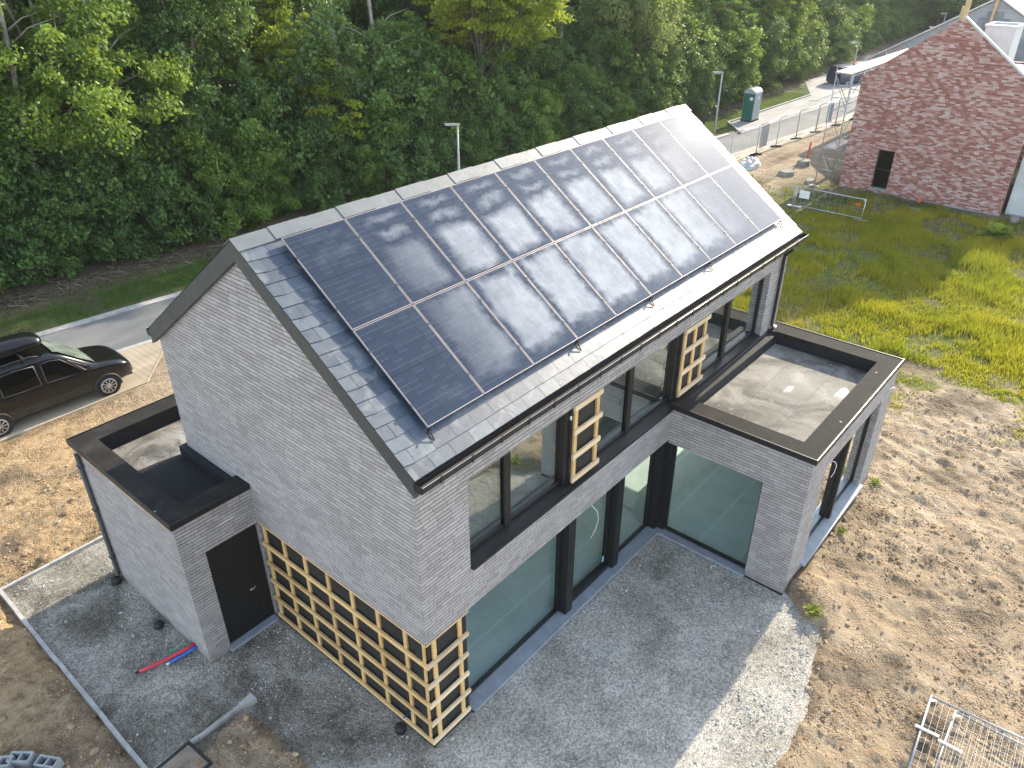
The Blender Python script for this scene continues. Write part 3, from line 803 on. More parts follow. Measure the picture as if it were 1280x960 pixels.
# flat beneath lane, pavement and lawn
fl = sstep(0, .8, GY-(y_pave(GX)-.5))
H = H*(1-fl) + (-.05)*fl
lw = sstep(0, .5, GY-(y_far(GX)+.25))
H = H + lw*(.06+.02*(fbm(GX*.7, GY*.7, 3, 77)-.5))
bank = np.clip((GY-(y_hedge(GX)-.9)), 0, 60)
H = H + sstep(0, 1.4, bank)*.25 + bank*.03
gard = sstep(1.5, -1.5, sdf(GX, GY, MEADOW))
H = H*(1-gard*.4) + gard*.10*(fbm(GX*.4, GY*.4, 3, 12)-.3)
# spoil heaped by the annex corner
H = H + .16*np.exp(-((GX-7.65)**2+(GY+3.6)**2)/.35)*(sp > 0)
V = np.stack([GX, GY, H], -1).reshape(-1, 3)
ny, nx = GX.shape
idx = np.arange(ny*nx).reshape(ny, nx)
F = np.stack([idx[:-1,:-1], idx[:-1,1:], idx[1:,1:], idx[1:,:-1]], -1).reshape(-1, 4)
fine = (fbm(GX*1.1, GY*1.1, 4, 15)-.5)
md = sdf(GX, GY, MEADOW)
meadow_w = sstep(.9, -.9, md+fine*4.5)
dry_w = sstep(3.0, -1.0, sdf(GX, GY, [(12.6, -3.2), (13.5, 6), (19, 8), (38, 16), (60, 16), (60, 5), (38, 7), (34, 8), (20, 3), (19, -6), (17, -6.5), (14.6, -3.6)])+fine*4)
dry_w = np.maximum(dry_w, sstep(1.2, -.4, np.abs(GY-13.5+fine*2)-2.6)*sstep(8, 5, GX)*.8)
left_w = sstep(2.0, -2.0, GX-2.0)*sstep(3.5, 6.5, GY+fine*3)
lawn_w = lw*(bank <= 0)
litter_w = sstep(.0, .5, bank+fine*1.2)
patch_w = sstep(2.5, -.5, np.maximum(np.abs(GX-34.2)-3.8, np.abs(GY-3.2)-5)+fine*4)
def build_ground_mat():
    t = NT('soil'); p = t.pos()
    a = t.attr('zone').outputs['Color']; b = t.attr('zone_b').outputs['Color']
    z = t.node('SeparateColor', None, _0=a); zb = t.node('SeparateColor', None, _0=b)
    n1 = t.noise(p, .8, 6, .6); n2 = t.noise(p, 5, 5, .65); n3 = t.noise(p, 30, 4, .7)
    soil = t.ramp(t.math('ADD', t.math('MULTIPLY', n1, .55), t.math('MULTIPLY', n2, .45)), [(.3, (.25,.18,.118)), (.5, (.375,.285,.19)), (.68, (.48,.38,.265))])
    pale = t.ramp(n2, [(.3, (.34,.26,.175)), (.7, (.50,.41,.295))])
    c = t.mix(t.math('MULTIPLY', z.outputs[1], t.mapr(n1, .35, .6, .35, 1.0)), soil, pale)
    tan = t.ramp(n2, [(.3, (.20,.125,.065)), (.45, (.36,.245,.13)), (.6, (.46,.33,.19)), (.72, (.56,.42,.26))])
    c = t.mix(z.outputs[2], c, tan)
    grass = t.ramp(n2, [(.3, (.07,.10,.02)), (.55, (.13,.15,.03)), (.8, (.24,.22,.07))])
    c = t.mix(z.outputs[0], c, grass)
    lawn = t.ramp(t.math('ADD', t.math('MULTIPLY', n2, .5), t.math('MULTIPLY', n3, .5)), [(.3, (.03,.065,.012)), (.5, (.055,.10,.018)), (.72, (.09,.135,.03))])
    c = t.mix(zb.outputs[0], c, lawn)
    lit = t.ramp(n3, [(.3, (.055,.045,.03)), (.7, (.20,.155,.11))])
    c = t.mix(zb.outputs[1], c, lit)
    wild = t.ramp(n2, [(.34, (.20,.165,.115)), (.5, (.13,.13,.065)), (.66, (.06,.09,.025))])
    c = t.mix(zb.outputs[2], c, wild)
    # pebbles and dark crumbs
    v = t.node('TexVoronoi', {'feature': 'F1'}, Vector=p, Scale=9.0, Randomness=1.0)
    c = t.mix(t.math('MULTIPLY', t.math('LESS_THAN', v.outputs['Distance'], .10), .5), c, (.46,.40,.32))
    vb = t.node('TexVoronoi', {'feature': 'SMOOTH_F1'}, Vector=t.node('VectorMath', {'operation': 'ADD'}, _0=p, _1=t.node('VectorMath', {'operation': 'SCALE'}, _0=t.noise(p, 6, 3, out=1), Scale=.25)), Scale=9.5).outputs['Distance']
    vb2 = t.node('TexVoronoi', {'feature': 'F1'}, Vector=p, Scale=27.0).outputs['Distance']
    crumb = t.mapr(t.noise(p, 1.3, 4), .42, .6, .25, 1.0)
    h = t.math('ADD', t.math('ADD', t.math('MULTIPLY', n2, .9), t.math('MULTIPLY', n3, .5)), t.math('MULTIPLY', crumb, t.math('ADD', t.math('MULTIPLY', vb, -1.1), t.math('MULTIPLY', vb2, -.55))))
    keepb = t.math('SUBTRACT', 1.0, zb.outputs[0])
    dk = t.math('MULTIPLY', t.math('MULTIPLY', t.mapr(vb2, .45, .62, 0, .45), crumb), keepb)
    c = t.mix(dk, c, (.12,.085,.055))
    return t.done(t.bsdf(c, .95, 0, t.bump(h, 1.0, .055), Specular_IOR_Level=.15))
M['soil'] = build_ground_mat()
ground = np_mesh('ground', V, F, M['soil'], None, None, True)
def col_attr(ob, name, r, g_, b):
    a = ob.data.attributes.new(name, 'FLOAT_COLOR', 'POINT')
    d = np.stack([r, g_, b, np.ones_like(r)], -1).reshape(-1).astype(np.float32); a.data.foreach_set('color', d)
col_attr(ground, 'zone', meadow_w.ravel(), dry_w.ravel(), left_w.ravel())
col_attr(ground, 'zone_b', lawn_w.ravel(), litter_w.ravel(), patch_w.ravel())
tag(ground, 'bare raked brown soil plot running out to grass', kind='structure')
def ground_z(x, y):
    x = np.atleast_1d(np.asarray(x, float)); y = np.atleast_1d(np.asarray(y, float))
    i = np.clip(np.searchsorted(gx, x)-1, 0, nx-2); j = np.clip(np.searchsorted(gy, y)-1, 0, ny-2)
    fx = (x-gx[i])/(gx[i+1]-gx[i]); fy = (y-gy[j])/(gy[j+1]-gy[j])
    return (H[j,i]*(1-fx)+H[j,i+1]*fx)*(1-fy)+(H[j+1,i]*(1-fx)+H[j+1,i+1]*fx)*fy
def gz(x, y): return float(ground_z(x, y)[0])

# --- crushed limestone: one sheet
def gravel_mat():
    t = NT('crushed_limestone'); p = t.pos()
    n1 = t.noise(p, .75, 5, .6, .4); n2 = t.noise(p, 6, 5, .7); n3 = t.noise(p, 70, 3, .7)
    v = t.node('TexVoronoi', {'feature': 'F1'}, Vector=p, Scale=34.0)
    vc = t.node('SeparateColor', None, _0=v.outputs['Color']).outputs[0]
    base = t.ramp(t.math('ADD', t.math('MULTIPLY', n1, .7), t.math('MULTIPLY', n2, .3)), [(.34, (.18,.175,.155)), (.46, (.31,.305,.29)), (.57, (.40,.397,.385)), (.72, (.49,.485,.475))])
    base = t.mix(1.0, base, (1.06, 1.0, .90), 'MULTIPLY')
    px_ = t.node('SeparateXYZ', None, _0=p)
    left_brown = t.math('MULTIPLY', t.mapr(px_.outputs[0], .6, -.6, 0, 1), t.mapr(t.noise(p, .55, 5, .65, .5), .40, .58, .9, .15))  # browner, darker tone over the left path
    base = t.mix(left_brown, base, (.105,.093,.07))
    sp = t.mapr(vc, 0, 1, .6, 1.42)
    c = t.mix(1.0, base, t.node('CombineColor', None, _0=sp, _1=sp, _2=sp).outputs[0], 'MULTIPLY')
    h = t.math('ADD', t.math('MULTIPLY', t.math('SUBTRACT', 1.0, v.outputs['Distance']), .8), t.math('MULTIPLY', n3, .5))
    return t.done(t.bsdf(c, .95, 0, t.bump(h, .9, .015), Specular_IOR_Level=.2))
M['gravel'] = gravel_mat()
px = np.arange(-4.4, 8.6, .09); py = np.arange(-7.2, 10.0, .09)
PX, PY = np.meshgrid(px, py)
sd = sdf(PX, PY, PATIO); shp = sdf(PX, PY, [(.2,.2),(7.4,.2),(7.4,-2.9),(12,-2.9),(12,6.5),(3,6.5),(3,8.3),(-1.3,8.3),(-1.3,4.7),(.2,4.7)])
PZ = (fbm(PX*.8, PY*.8, 3, 61)-.5)*.05 + (fbm(PX*5, PY*5, 3, 63)-.5)*.03 - .005
PZ = np.where(PX < -3.2, np.minimum(PZ, .0), PZ)
PV = np.stack([PX, PY, PZ], -1).reshape(-1, 3); n_y, n_x = PX.shape
ii = np.arange(n_y*n_x).reshape(n_y, n_x)
keep = ((sd < .55) & (shp > -.12) & ~((PX < -3.46)) & (PY < 9.66))
kf = keep[:-1,:-1] & keep[1:,1:] & keep[:-1,1:] & keep[1:,:-1]
PF = np.stack([ii[:-1,:-1], ii[:-1,1:], ii[1:,1:], ii[1:,:-1]], -1)[kf]
used = np.unique(PF); rm = np.full(n_y*n_x, -1); rm[used] = np.arange(len(used))
patio = np_mesh('patio', PV[used], rm[PF], M['gravel'], None, None, True)
tag(patio, 'crushed grey limestone patio and path around the house', kind='structure')

# loose stones lying on it, and soil clods: uncountable
def stones(name, pts, sizes, m, kind_label, flat=.6):
    phi = (1+5**.5)/2
    base = np.array([(-1,phi,0),(1,phi,0),(-1,-phi,0),(1,-phi,0),(0,-1,phi),(0,1,phi),(0,-1,-phi),(0,1,-phi),(phi,0,-1),(phi,0,1),(-phi,0,-1),(-phi,0,1)])/1.9
    fc = np.array([(0,11,5),(0,5,1),(0,1,7),(0,7,10),(0,10,11),(1,5,9),(5,11,4),(11,10,2),(10,7,6),(7,1,8),(3,9,4),(3,4,2),(3,2,6),(3,6,8),(3,8,9),(4,9,5),(2,4,11),(6,2,10),(8,6,7),(9,8,1)])
    n = len(pts)
    ang = rng.random(n)*6.28; ca, sa = np.cos(ang), np.sin(ang)
    v = np.repeat(base[None], n, 0) * (1+rng.normal(0, .18, (n, 12, 1)))
    v = v*np.stack([sizes*rng.uniform(.7,1.3,n), sizes*rng.uniform(.6,1.1,n), sizes*flat*rng.uniform(.6,1.2,n)], -1)[:,None,:]
    x = v[...,0]*ca[:,None]-v[...,1]*sa[:,None]; y = v[...,0]*sa[:,None]+v[...,1]*ca[:,None]
    v = np.stack([x, y, v[...,2]], -1) + pts[:,None,:]
    f = fc[None]+np.arange(n)[:,None,None]*12
    o = np_mesh(name, v.reshape(-1,3), f.reshape(-1,3), m, None, np.repeat(rng.random(n), 20))
    return tag(o, kind_label, kind='stuff')
def tint_mat(name, stops, rough=.9):
    t = NT(name); c = t.ramp(t.attr('tint').outputs['Fac'], stops)
    n = t.mapr(t.noise(t.pos(), 25, 3), .3, .7, .8, 1.2)
    c = t.mix(1.0, c, t.node('CombineColor', None, _0=n, _1=n, _2=n).outputs[0], 'MULTIPLY')
    return t.done(t.bsdf(c, rough, 0, None, Specular_IOR_Level=.2))
M['chips'] = tint_mat('limestone_chips', [(0, (.25,.24,.22)), (.6, (.42,.41,.385)), (1, (.62,.61,.58))])
M['clods'] = tint_mat('soil_clods', [(0, (.22,.15,.09)), (.6, (.32,.23,.14)), (1, (.44,.33,.22))])
def patio_z(x, y): return (fbm(x*.8, y*.8, 3, 61)-.5)*.05 + (fbm(x*5, y*5, 3, 63)-.5)*.03 - .005
N = 90000
x = rng.uniform(-3.4, 7.4, N); y = rng.uniform(-6, 9.6, N)
s_ = sdf(x, y, PATIO); s_h = sdf(x, y, [(-.02,-.02),(7.2,-.02),(7.2,-3.06),(12,-3),(12,6.5),(3,6.7),(3,8.5),(-1.52,8.5),(-1.52,4.5),(-.02,4.5)])
edge = np.exp(-np.abs(s_h)/.22) + .8*np.exp(-np.maximum(-s_, 0)/.3)*(x > 2)
dens = .06 + .5*sstep(.56, .72, fbm(x*.9, y*.9, 4, 71)) + .7*edge*sstep(.3,.6,fbm(x*1.5,y*1.5,3,72))
ok = (s_ < .08) & (s_h > .02) & (rng.random(N) < dens)
x, y = x[ok], y[ok]; sz = np.clip(rng.lognormal(-4.4, .42, len(x)), .006, .032)
stones('gravel', np.stack([x, y, patio_z(x, y)+sz*.25], -1), sz, M['chips'], 'loose pale limestone chips scattered over the patio')
N = 230000
x = rng.uniform(-9, 19, N); y = rng.uniform(-9.5, 13, N)
s_ = sdf(x, y, PATIO); s_h = sdf(x, y, HOUSE)
ed = np.exp(-np.maximum(s_, 0)/.25)
dens = (.10+.5*sstep(.5, .7, fbm(x*.7, y*.7, 4, 81)) + .9*ed)*np.where((x < 0) & (y < 4.5), 1.0, .55)
ok = (s_ > .12) & (s_h > .15) & (rng.random(N) < dens)
x, y = x[ok], y[ok]; sz = np.clip(rng.lognormal(-4.15, .55, len(x)), .009, .09)
stones('soil_clods', np.stack([x, y, ground_z(x, y)+sz*.2], -1), sz, M['clods'], 'crumbly clods of dry brown earth over the plot', .7)

# --- lane, pavement, kerbs
def strip(name, xs, ya, yb, z, m, label, th=None):
    xs = np.asarray(xs, float); a = ya(xs); b = yb(xs)
    mb = MB()
    for i in range(len(xs)-1):
        if th is None:
            mb.poly([(xs[i],a[i],z),(xs[i+1],a[i+1],z),(xs[i+1],b[i+1],z),(xs[i],b[i],z)])
        else:
            mb.hexa([(xs[i],a[i],z-th),(xs[i],b[i],z-th),(xs[i],b[i],z),(xs[i],a[i],z)],[(xs[i+1]-.008,a[i+1],z-th),(xs[i+1]-.008,b[i+1],z-th),(xs[i+1]-.008,b[i+1],z),(xs[i+1]-.008,a[i+1],z)])
    o = mb.build(name, m); return tag(o, label, kind='structure')
def road_mat(name, stops, sc):
    t = NT(name); p = t.pos()
    n1 = t.noise(t.node('Mapping', None, _0=p, Scale=(.35, 1, 1)).outputs[0], sc, 5, .6, .5); n2 = t.noise(p, 90, 3, .7)
    c = t.ramp(n1, stops); g = t.mapr(n2, .3, .7, .82, 1.18)
    c = t.mix(1.0, c, t.node('CombineColor', None, _0=g, _1=g, _2=g).outputs[0], 'MULTIPLY')
    xyz = t.node('SeparateXYZ', None, _0=p)
    return t.done(t.bsdf(c, .85, 0, t.bump(n2, .4, .006), Specular_IOR_Level=.3))
M['asphalt'] = road_mat('asphalt', [(.3, (.12,.125,.13)), (.5, (.165,.17,.175)), (.72, (.23,.225,.215))], .7)
M['pavement'] = road_mat('pavement', [(.3, (.30,.25,.185)), (.5, (.40,.335,.25)), (.72, (.50,.43,.33))], .8)
M['paver'] = road_mat('paver', [(.3, (.24,.235,.225)), (.5, (.31,.30,.285)), (.72, (.40,.385,.36))], .9)
xs = np.concatenate([np.arange(-60, 40, 2.0), np.arange(40, 92, 2.0)])
strip('road', xs, y_near, y_far, .0, M['asphalt'], 'grey asphalt lane along the wood')
strip('pavement', np.concatenate([np.arange(-60, 3, 3.0), np.arange(3, 4.41, .2), np.arange(5, 92, 2.0)]), y_pave, lambda x: y_near(x)-.22, .03, M['pavement'], 'sandy concrete pavement and parking strip', .08)
strip('kerb', np.arange(-60, 92, 1.0), lambda x: y_near(x)-.215, lambda x: y_near(x)-.005, .034, M['kerb'], 'flush pale kerb on the house side of the lane', .10)
strip('kerb', np.arange(-60, 46.4, 1.0), lambda x: y_far(x)+.004, lambda x: y_far(x)+.36, .045, M['kerb'], 'broad pale kerb between lane and grass verge', .12)
strip('kerb', np.concatenate([np.arange(-60, 3, 3.0), np.arange(3, 4.41, .2), np.arange(5, 92, 2.0)]), lambda x: y_pave(x)-.08, lambda x: y_pave(x)-.004, .045, M['pavement'], 'narrow edging at the back of the pavement', .12)
bay = [(46.6, 17.0), (49.1, 19.2), (63.6, 18.9), (72, 23.0), (92, 26), (92, 16), (64, 15.8)]
mb = MB(); mb.poly([(a, b, .024) for a, b in bay]); tag(mb.build('road_bay', M['paver']), 'paved bay beside the lane', kind='structure')
mb = MB()
for (a, b) in zip(bay[:2], bay[1:3]):
    d = Vector((b[0]-a[0], b[1]-a[1], 0)).normalized(); n_ = Vector((-d.y, d.x, 0))*.12
    A = Vector((a[0], a[1], 0)); B = Vector((b[0], b[1], 0))
    mb.hexa([A+Vector((0,0,-.08)), A+n_+Vector((0,0,-.08)), A+n_+Vector((0,0,.13)), A+Vector((0,0,.13))], [B+Vector((0,0,-.08)), B+n_+Vector((0,0,-.08)), B+n_+Vector((0,0,.13)), B+Vector((0,0,.13))])
tag(mb.build('kerb', M['kerb']), 'raised kerb round the paved bay', kind='structure')
# edging of the gravel path
mb = MB()
def edging(p, q, w=.07, z=.07, seg=1.0):
    P = Vector((*p, 0)); Q = Vector((*q, 0)); L = (Q-P).length; d = (Q-P)/L; n_ = Vector((-d.y, d.x, 0))*w/2
    k = max(1, round(L/seg))
    for i in range(k):
        a = P+d*(L*i/k+.004); b = P+d*(L*(i+1)/k-.004)
        j = [Vector((0,0,z+random.uniform(-.008,.008))) for _ in range(2)]; o_ = n_.normalized()*random.uniform(-.006,.006)
        lo = Vector((0,0,-.12))
        mb.hexa([a-n_+o_+lo, a+n_+o_+lo, a+n_+o_+j[0], a-n_+o_+j[0]], [b-n_+o_+lo, b+n_+o_+lo, b+n_+o_+j[1], b-n_+o_+j[1]])
edging((-3.40, 2.9), (-3.40, 9.70)); edging((-3.36, 9.66), (.6, 9.66)); edging((-3.32, 3.27), (-1.70, 3.27))
mb.hexa([(-1.70,3.22,-.1),(-1.70,3.31,-.1),(-1.70,3.31,.075),(-1.70,3.22,.07)], [(-1.42,3.14,-.1),(-1.42,3.33,-.1),(-1.42,3.33,.10),(-1.42,3.14,.10)])
tag(mb.build('path_edging', M['kerb']), 'thin concrete edging kerb round the gravel path', kind='structure')
# ================================================================== RED BRICK HOUSE ACROSS THE PLOT
nb = empty('brick_house', (43, 3.1, 0), 'unfinished red brick house with a steep gable beside the scaffold', 'house')
NX, NY0, NY1, NA, NE0, NE1, NR = 38.0, -.75, 7.10, 3.12, 5.75, 5.75, 8.66
mb = MB()
W = (4.66, 5.48, .28, 2.30)
# gable split round the narrow window
def gz_(y): return NE0 + (y-NY0)*(NR-NE0)/(NA-NY0) if y < NA else NR - (y-NA)*(NR-NE1)/(NY1-NA)
def slab(y0, y1, z0f, z1f):
    ys = [y0] + ([NA] if y0 < NA < y1 else []) + [y1]
    pts = [(NX, y0, z0f(y0)), (NX, y1, z0f(y1))] + [(NX, y, z1f(y)) for y in ys[::-1]]
    mb.prism(pts, (.3, 0, 0))
c_ = lambda v: (lambda y: v)
slab(NY0, W[0], c_(-.05), gz_); slab(W[1], NY1, c_(-.05), gz_); slab(W[0], W[1], c_(-.05), c_(W[2])); slab(W[0], W[1], c_(W[3]), gz_)
mb.build('gable_wall', M['red_brick'], nb)
mb = MB(); mb.box(38.302, 49, NY1-.3, NY1, -.05, 5.7); mb.box(38.302, 49, NY0, NY0+.3, 3.4, 5.7); mb.box(48.7, 49, NY0+.302, NY1-.302, -.05, 5.7)
mb.build('side_wall', M['red_brick'], nb)
mb = MB(); frame_rect(mb, 'x', NX+.14, NX+.2, W[0], W[1], W[2]+.06, W[3], .05); mb.box(NX+.14, NX+.2, W[0]+.05, W[1]-.05, 1.25, 1.30)
wn = mb.build('window', M['black_metal'], nb)
mb = MB(); mb.box(NX+.16, NX+.18, W[0]+.04, W[1]-.04, W[2]+.1, W[3]-.04); mb.build('pane', M['car_glass'], wn)
mb = MB(); mb.box(NX-.05, NX+.14, W[0]-.04, W[1]+.04, W[2]-.02, W[2]+.05); mb.build('sill', M['bluestone'], wn)
mb = MB(); mb.box(NX+.3, NX+.36, W[0], W[1], W[2], W[3]); mb.build('backing', M['membrane'], wn)
# no roof yet: open shell with a pale upper deck, foil coping, chimney box
mb = MB(); mb.box(NX+.31, 48.69, NY0+.31, NY1-.31, 5.35, 5.6)
nroof = mb.build('upper_deck', M['tarp'], nb); tag(nroof, 'open pale upper floor deck without a roof')
mb = MB(); mb.hexa([(NX-.04,NY0-.25,gz_(NY0)-.15),(NX+.15,NY0-.25,gz_(NY0)-.15),(NX+.15,NY0-.25,gz_(NY0)-.04),(NX-.04,NY0-.25,gz_(NY0)-.04)], [(NX-.04,NA,NR),(NX+.15,NA,NR),(NX+.15,NA,NR+.10),(NX-.04,NA,NR+.10)])
mb.build('foil_coping', M['tarp'], nroof)
mb = MB(); mb.bar((38.05, 3.16, 8.5), (38.0, 3.10, 9.9), .22, .10); mb.bar((38.12, 3.32, 8.6), (38.12, 3.30, 9.1), .12); mb.build('roof_timber', M['beam'], nroof)
mb = MB(); mb.box(40.6, 42.4, 1.35, 2.65, 5.6, 8.1); ch = mb.build('chimney', M['insul'], nroof); tag(ch, 'pale insulated chimney box on the far roof slope')
mb = MB()
for a in ((40.55,42.45,1.30,1.42,8.1,8.2),(40.55,42.45,2.58,2.70,8.1,8.2),(40.55,40.67,1.42,2.58,8.1,8.2),(42.33,42.45,1.42,2.58,8.1,8.2)): mb.box(*a)
mb.build('chimney_rim', M['tarp'], ch)
# grey insulated side extension
mb = MB(); mb.box(38.5, 46, -7.5, -.90, -.02, 3.12); ex = mb.build('extension', M['insul'], nb); tag(ex, 'grey insulated flat-roofed side extension')
mb = MB(); mb.box(38.42, 46.1, -7.6, -.84, 3.122, 3.42); mb.build('roof_edge', M['tarp'], ex)
mb = MB(); mb.box(37.92, 38.0-.003, NY0-.05, NY1, -.1, .10); mb.box(38.40, 38.497, -7.5, -.92, -.1, .12); mb.build('plinth', M['bluestone'], nb)

# ---- the house behind it: grey block gable
fb = empty('block_house', (58, 3, 0), 'grey blockwork house with a pale stepped gable behind the red brick roof', 'house')
mb = MB(); mb.prism([(53,-2.0,-.05),(53,-2.0,4.6),(53,4.75,8.55),(53,11.5,4.6),(53,11.5,-.05)], (.3,0,0)); mb.build('gable_wall', M['block_wall'], fb)
mb = MB()
for s in range(8):
    mb.box(52.96, 52.998, 4.75-.45-(7-s)*.42, 4.75+.45+(7-s)*.42, 5.0+s*.36, 5.0+s*.36+.36)
st = M['block_wall']
mb.build('step_course', simple('dark_block', (.20,.215,.23), .9, 0, .25, 3), fb)
mb = MB()
for (ya, za) in ((-2.3, 4.5), (11.8, 4.5)):
    mb.hexa([(52.8,ya,za),(52.8,4.75,8.62),(52.8,4.75,8.72),(52.8,ya,za+.1)], [(64,ya,za),(64,4.75,8.62),(64,4.75,8.72),(64,ya,za+.1)])
mb.build('roof', M['tarp'], fb)
mb = MB(); mb.box(53.302, 64, -2, -1.7, -.05, 4.5); mb.box(53.302, 64, 11.2, 11.5, -.05, 4.5); mb.build('side_wall', M['block_wall'], fb)
mb = MB(); mb.bar((52.8,4.9,6.6),(52.8,4.72,9.6),.16,.08); mb.build('roof_timber', M['beam'], fb)

# ================================================================== SCAFFOLD
sc = empty('scaffold', (43, 7.8, 0), 'galvanised tube scaffold with plank deck along the red brick house', 'scaffold')
ya, yb = 7.42, 8.28
mb = MB()
for x in np.arange(37.6, 49, 2.55):
    for y in (ya, yb): mb.tube([(x,y,.05),(x,y,6.0 if x < 38 or y > 8 else 5.85)], .028, 6)
    for z in np.arange(.9, 6, .62 if x < 38 else 1.9): mb.tube([(x,ya,z),(x,yb,z)], .02, 5)
mb.build('standard', M['galv'], sc)
mb = MB()
for z in (2.0, 3.9, 5.75):
    for y in (ya, yb): mb.tube([(37.5,y,z),(49,y,z)], .022, 5)
mb.build('ledger', M['galv'], sc)
mb = MB()
xs = np.arange(37.6, 49, 2.55)
for i in range(len(xs)-1):
    for k, z in enumerate((.2, 2.05, 3.95)): mb.tube([(xs[i], yb, z if i % 2 else z+1.75), (xs[i+1], yb, z+1.75 if i % 2 else z)], .018, 5)
for z in (.3, 2.1, 4.0): mb.tube([(37.6, ya, z), (37.6, yb, z+1.6)], .018, 5)
mb.build('brace', M['galv'], sc)
mb = MB()
for k in range(4): mb.box(37.35, 49.0, ya+.02+k*.215, ya+.21+k*.215, 5.83+.006*k, 5.88+.006*k)
tag(mb.build('plank_deck', M['planks'], sc), 'pale plank deck at the top')
mb = MB()
for k in range(4): mb.box(44.9, 49.0, ya+.02+k*.215, ya+.2+k*.215, 2.03, 2.07)
mb.box(37.5, 40.0, 7.5, 8.2, 2.06, 2.10); mb.build('plank_deck', M['planks'], sc)
mb = MB()
for x in xs: mb.tube([(x, yb+.03, 5.9), (x, yb+.03, 6.12)], .03, 5)
mb.build('stub_post', M['orange_plastic'], sc)
mb = MB(); mb.bar((37.3, 7.2, .06), (37.3, 8.5, .06), .22, .05); mb.build('base_board', M['planks'], sc)

M['fence_galv'] = simple('dull_galvanised', (.42,.43,.43), .5, .55, .2, 9)
# ================================================================== FENCES
def mesh_fence(root_name, w, h, step_v, step_h, r=.021, wire=.004, mat=None):
    root = empty(root_name, (0,0,0))
    mat = mat or M['galv']
    mb = MB(); mb.tube([(0,0,0),(0,0,h)], r, 8); mb.tube([(w,0,0),(w,0,h)], r, 8); mb.tube([(0,0,h-.03),(w,0,h-.03)], r, 8); mb.tube([(0,0,.12),(w,0,.12)], r*.9, 8)
    for (x, s) in ((r, 1), (w-r, -1)):
        mb.prism([(x,-.004,h-.05),(x+s*.11,-.004,h-.05),(x,-.004,h-.14)], (0,.008,0))
    mb.build('frame', mat, root)
    mb = MB()
    x = step_v
    while x < w-.02: mb.bar((x,0,.12), (x,0,h-.03), wire*2); x += step_v
    z = .12+step_h
    while z < h-.05: mb.bar((0,.006,z), (w,.006,z), wire*2); z += step_h
    mb.build('wire_mesh', mat, root)
    return root
fxs = [(38.6, 13.9), (41.52, 13.58), (44.45, 13.56), (47.43, 13.47), (50.2, 13.25), (53.2, 12.95), (56.2, 12.7)]
protof = None
names_f = ['mesh fence panel nearest the solar roof along the lane', 'mesh fence panel by the lane carrying a grey sheet', 'second mesh fence panel to the right of the grey sheet', 'mesh fence panel by the lane just before the blue-grey notice', 'mesh fence panel by the lane carrying a blue-grey notice', 'mesh fence panel by the lane seen through the scaffold']
foot_proto = None
for i in range(len(fxs)-1):
    a, b = Vector(fxs[i]), Vector(fxs[i+1]); d = b-a
    w = 2.92
    if protof is None:
        protof = mesh_fence('site_fence', w, 1.75, .42, .8, .024, .0018); o = protof
    else: o = copy_tree(protof)
    o.location = (a.x, a.y, .12); o.rotation_euler = (0, 0, math.atan2(d.y, d.x))
    tag(o, names_f[i], 'fence panel', 'site fence panels along the lane')
    if i in (1, 4):
        mb = MB(); mb.box(.25, 1.35, -.03, -.012, .3, 1.62) if i == 1 else mb.box(1.3, 2.1, -.03, -.012, .35, 1.6)
        s = mb.build('sheet', M['insul'], None); s.parent = o
for i, (x, y) in enumerate(fxs):
    mb = MB(); mb.prism([(-.36,-.12,0),(.36,-.12,0),(.36,.12,0),(-.36,.12,0)], (0,0,.13))
    if foot_proto is None:
        f_ = mb.build('rubber_block', M['rubber'], bevel=.03); foot_proto = f_
    else: f_ = foot_proto.copy(); col.objects.link(f_)
    f_.location = (x, y, gz(x, y)+.0); f_.rotation_euler = (0, 0, R_(-60+7*i))
    tag(f_, ['black rubber foot under the fence end beside the solar roof', 'black rubber foot where the grey-sheeted fence panel begins', 'black rubber foot where the grey-sheeted fence panel ends', 'black rubber fence foot on the bare earth left of the notice panel', 'black rubber foot under the blue-grey notice panel', 'black rubber fence foot behind the scaffold', 'black rubber foot at the far end of the lane fence'][i], 'fence foot', 'rubber feet of the site fence')
# low barrier with a white notice by the red house
bar = mesh_fence('site_barrier', 3.35, 1.06, .28, .45, .022, .002)
bar.location = (33.0, 7.52, .02); bar.rotation_euler = (R_(-3), 0, R_(-90)); tag(bar, 'low galvanised barrier with a white notice standing before the red brick house', 'barrier')
mb = MB(); mb.box(.16, .66, -.025, -.010, .52, .90); s = mb.build('notice_board', M['white_plastic'], None); s.parent = bar
mb = MB(); mb.box(2.92, 3.18, -.025, -.010, .70, .80); s = mb.build('red_tag', M['orange_plastic'], None); s.parent = bar
mb = MB(); mb.box(-.35,.35,-.12,.12,-.02,.07); mb.box(3.0,3.6,-.12,.12,-.02,.06); mb.tube([(-.08,.05,0),(-.08,.05,1.0)],.024,6); mb.tube([(-.16,.1,0),(-.16,.1,.9)],.024,6); s = mb.build('foot', M['galv'], None); s.parent = bar
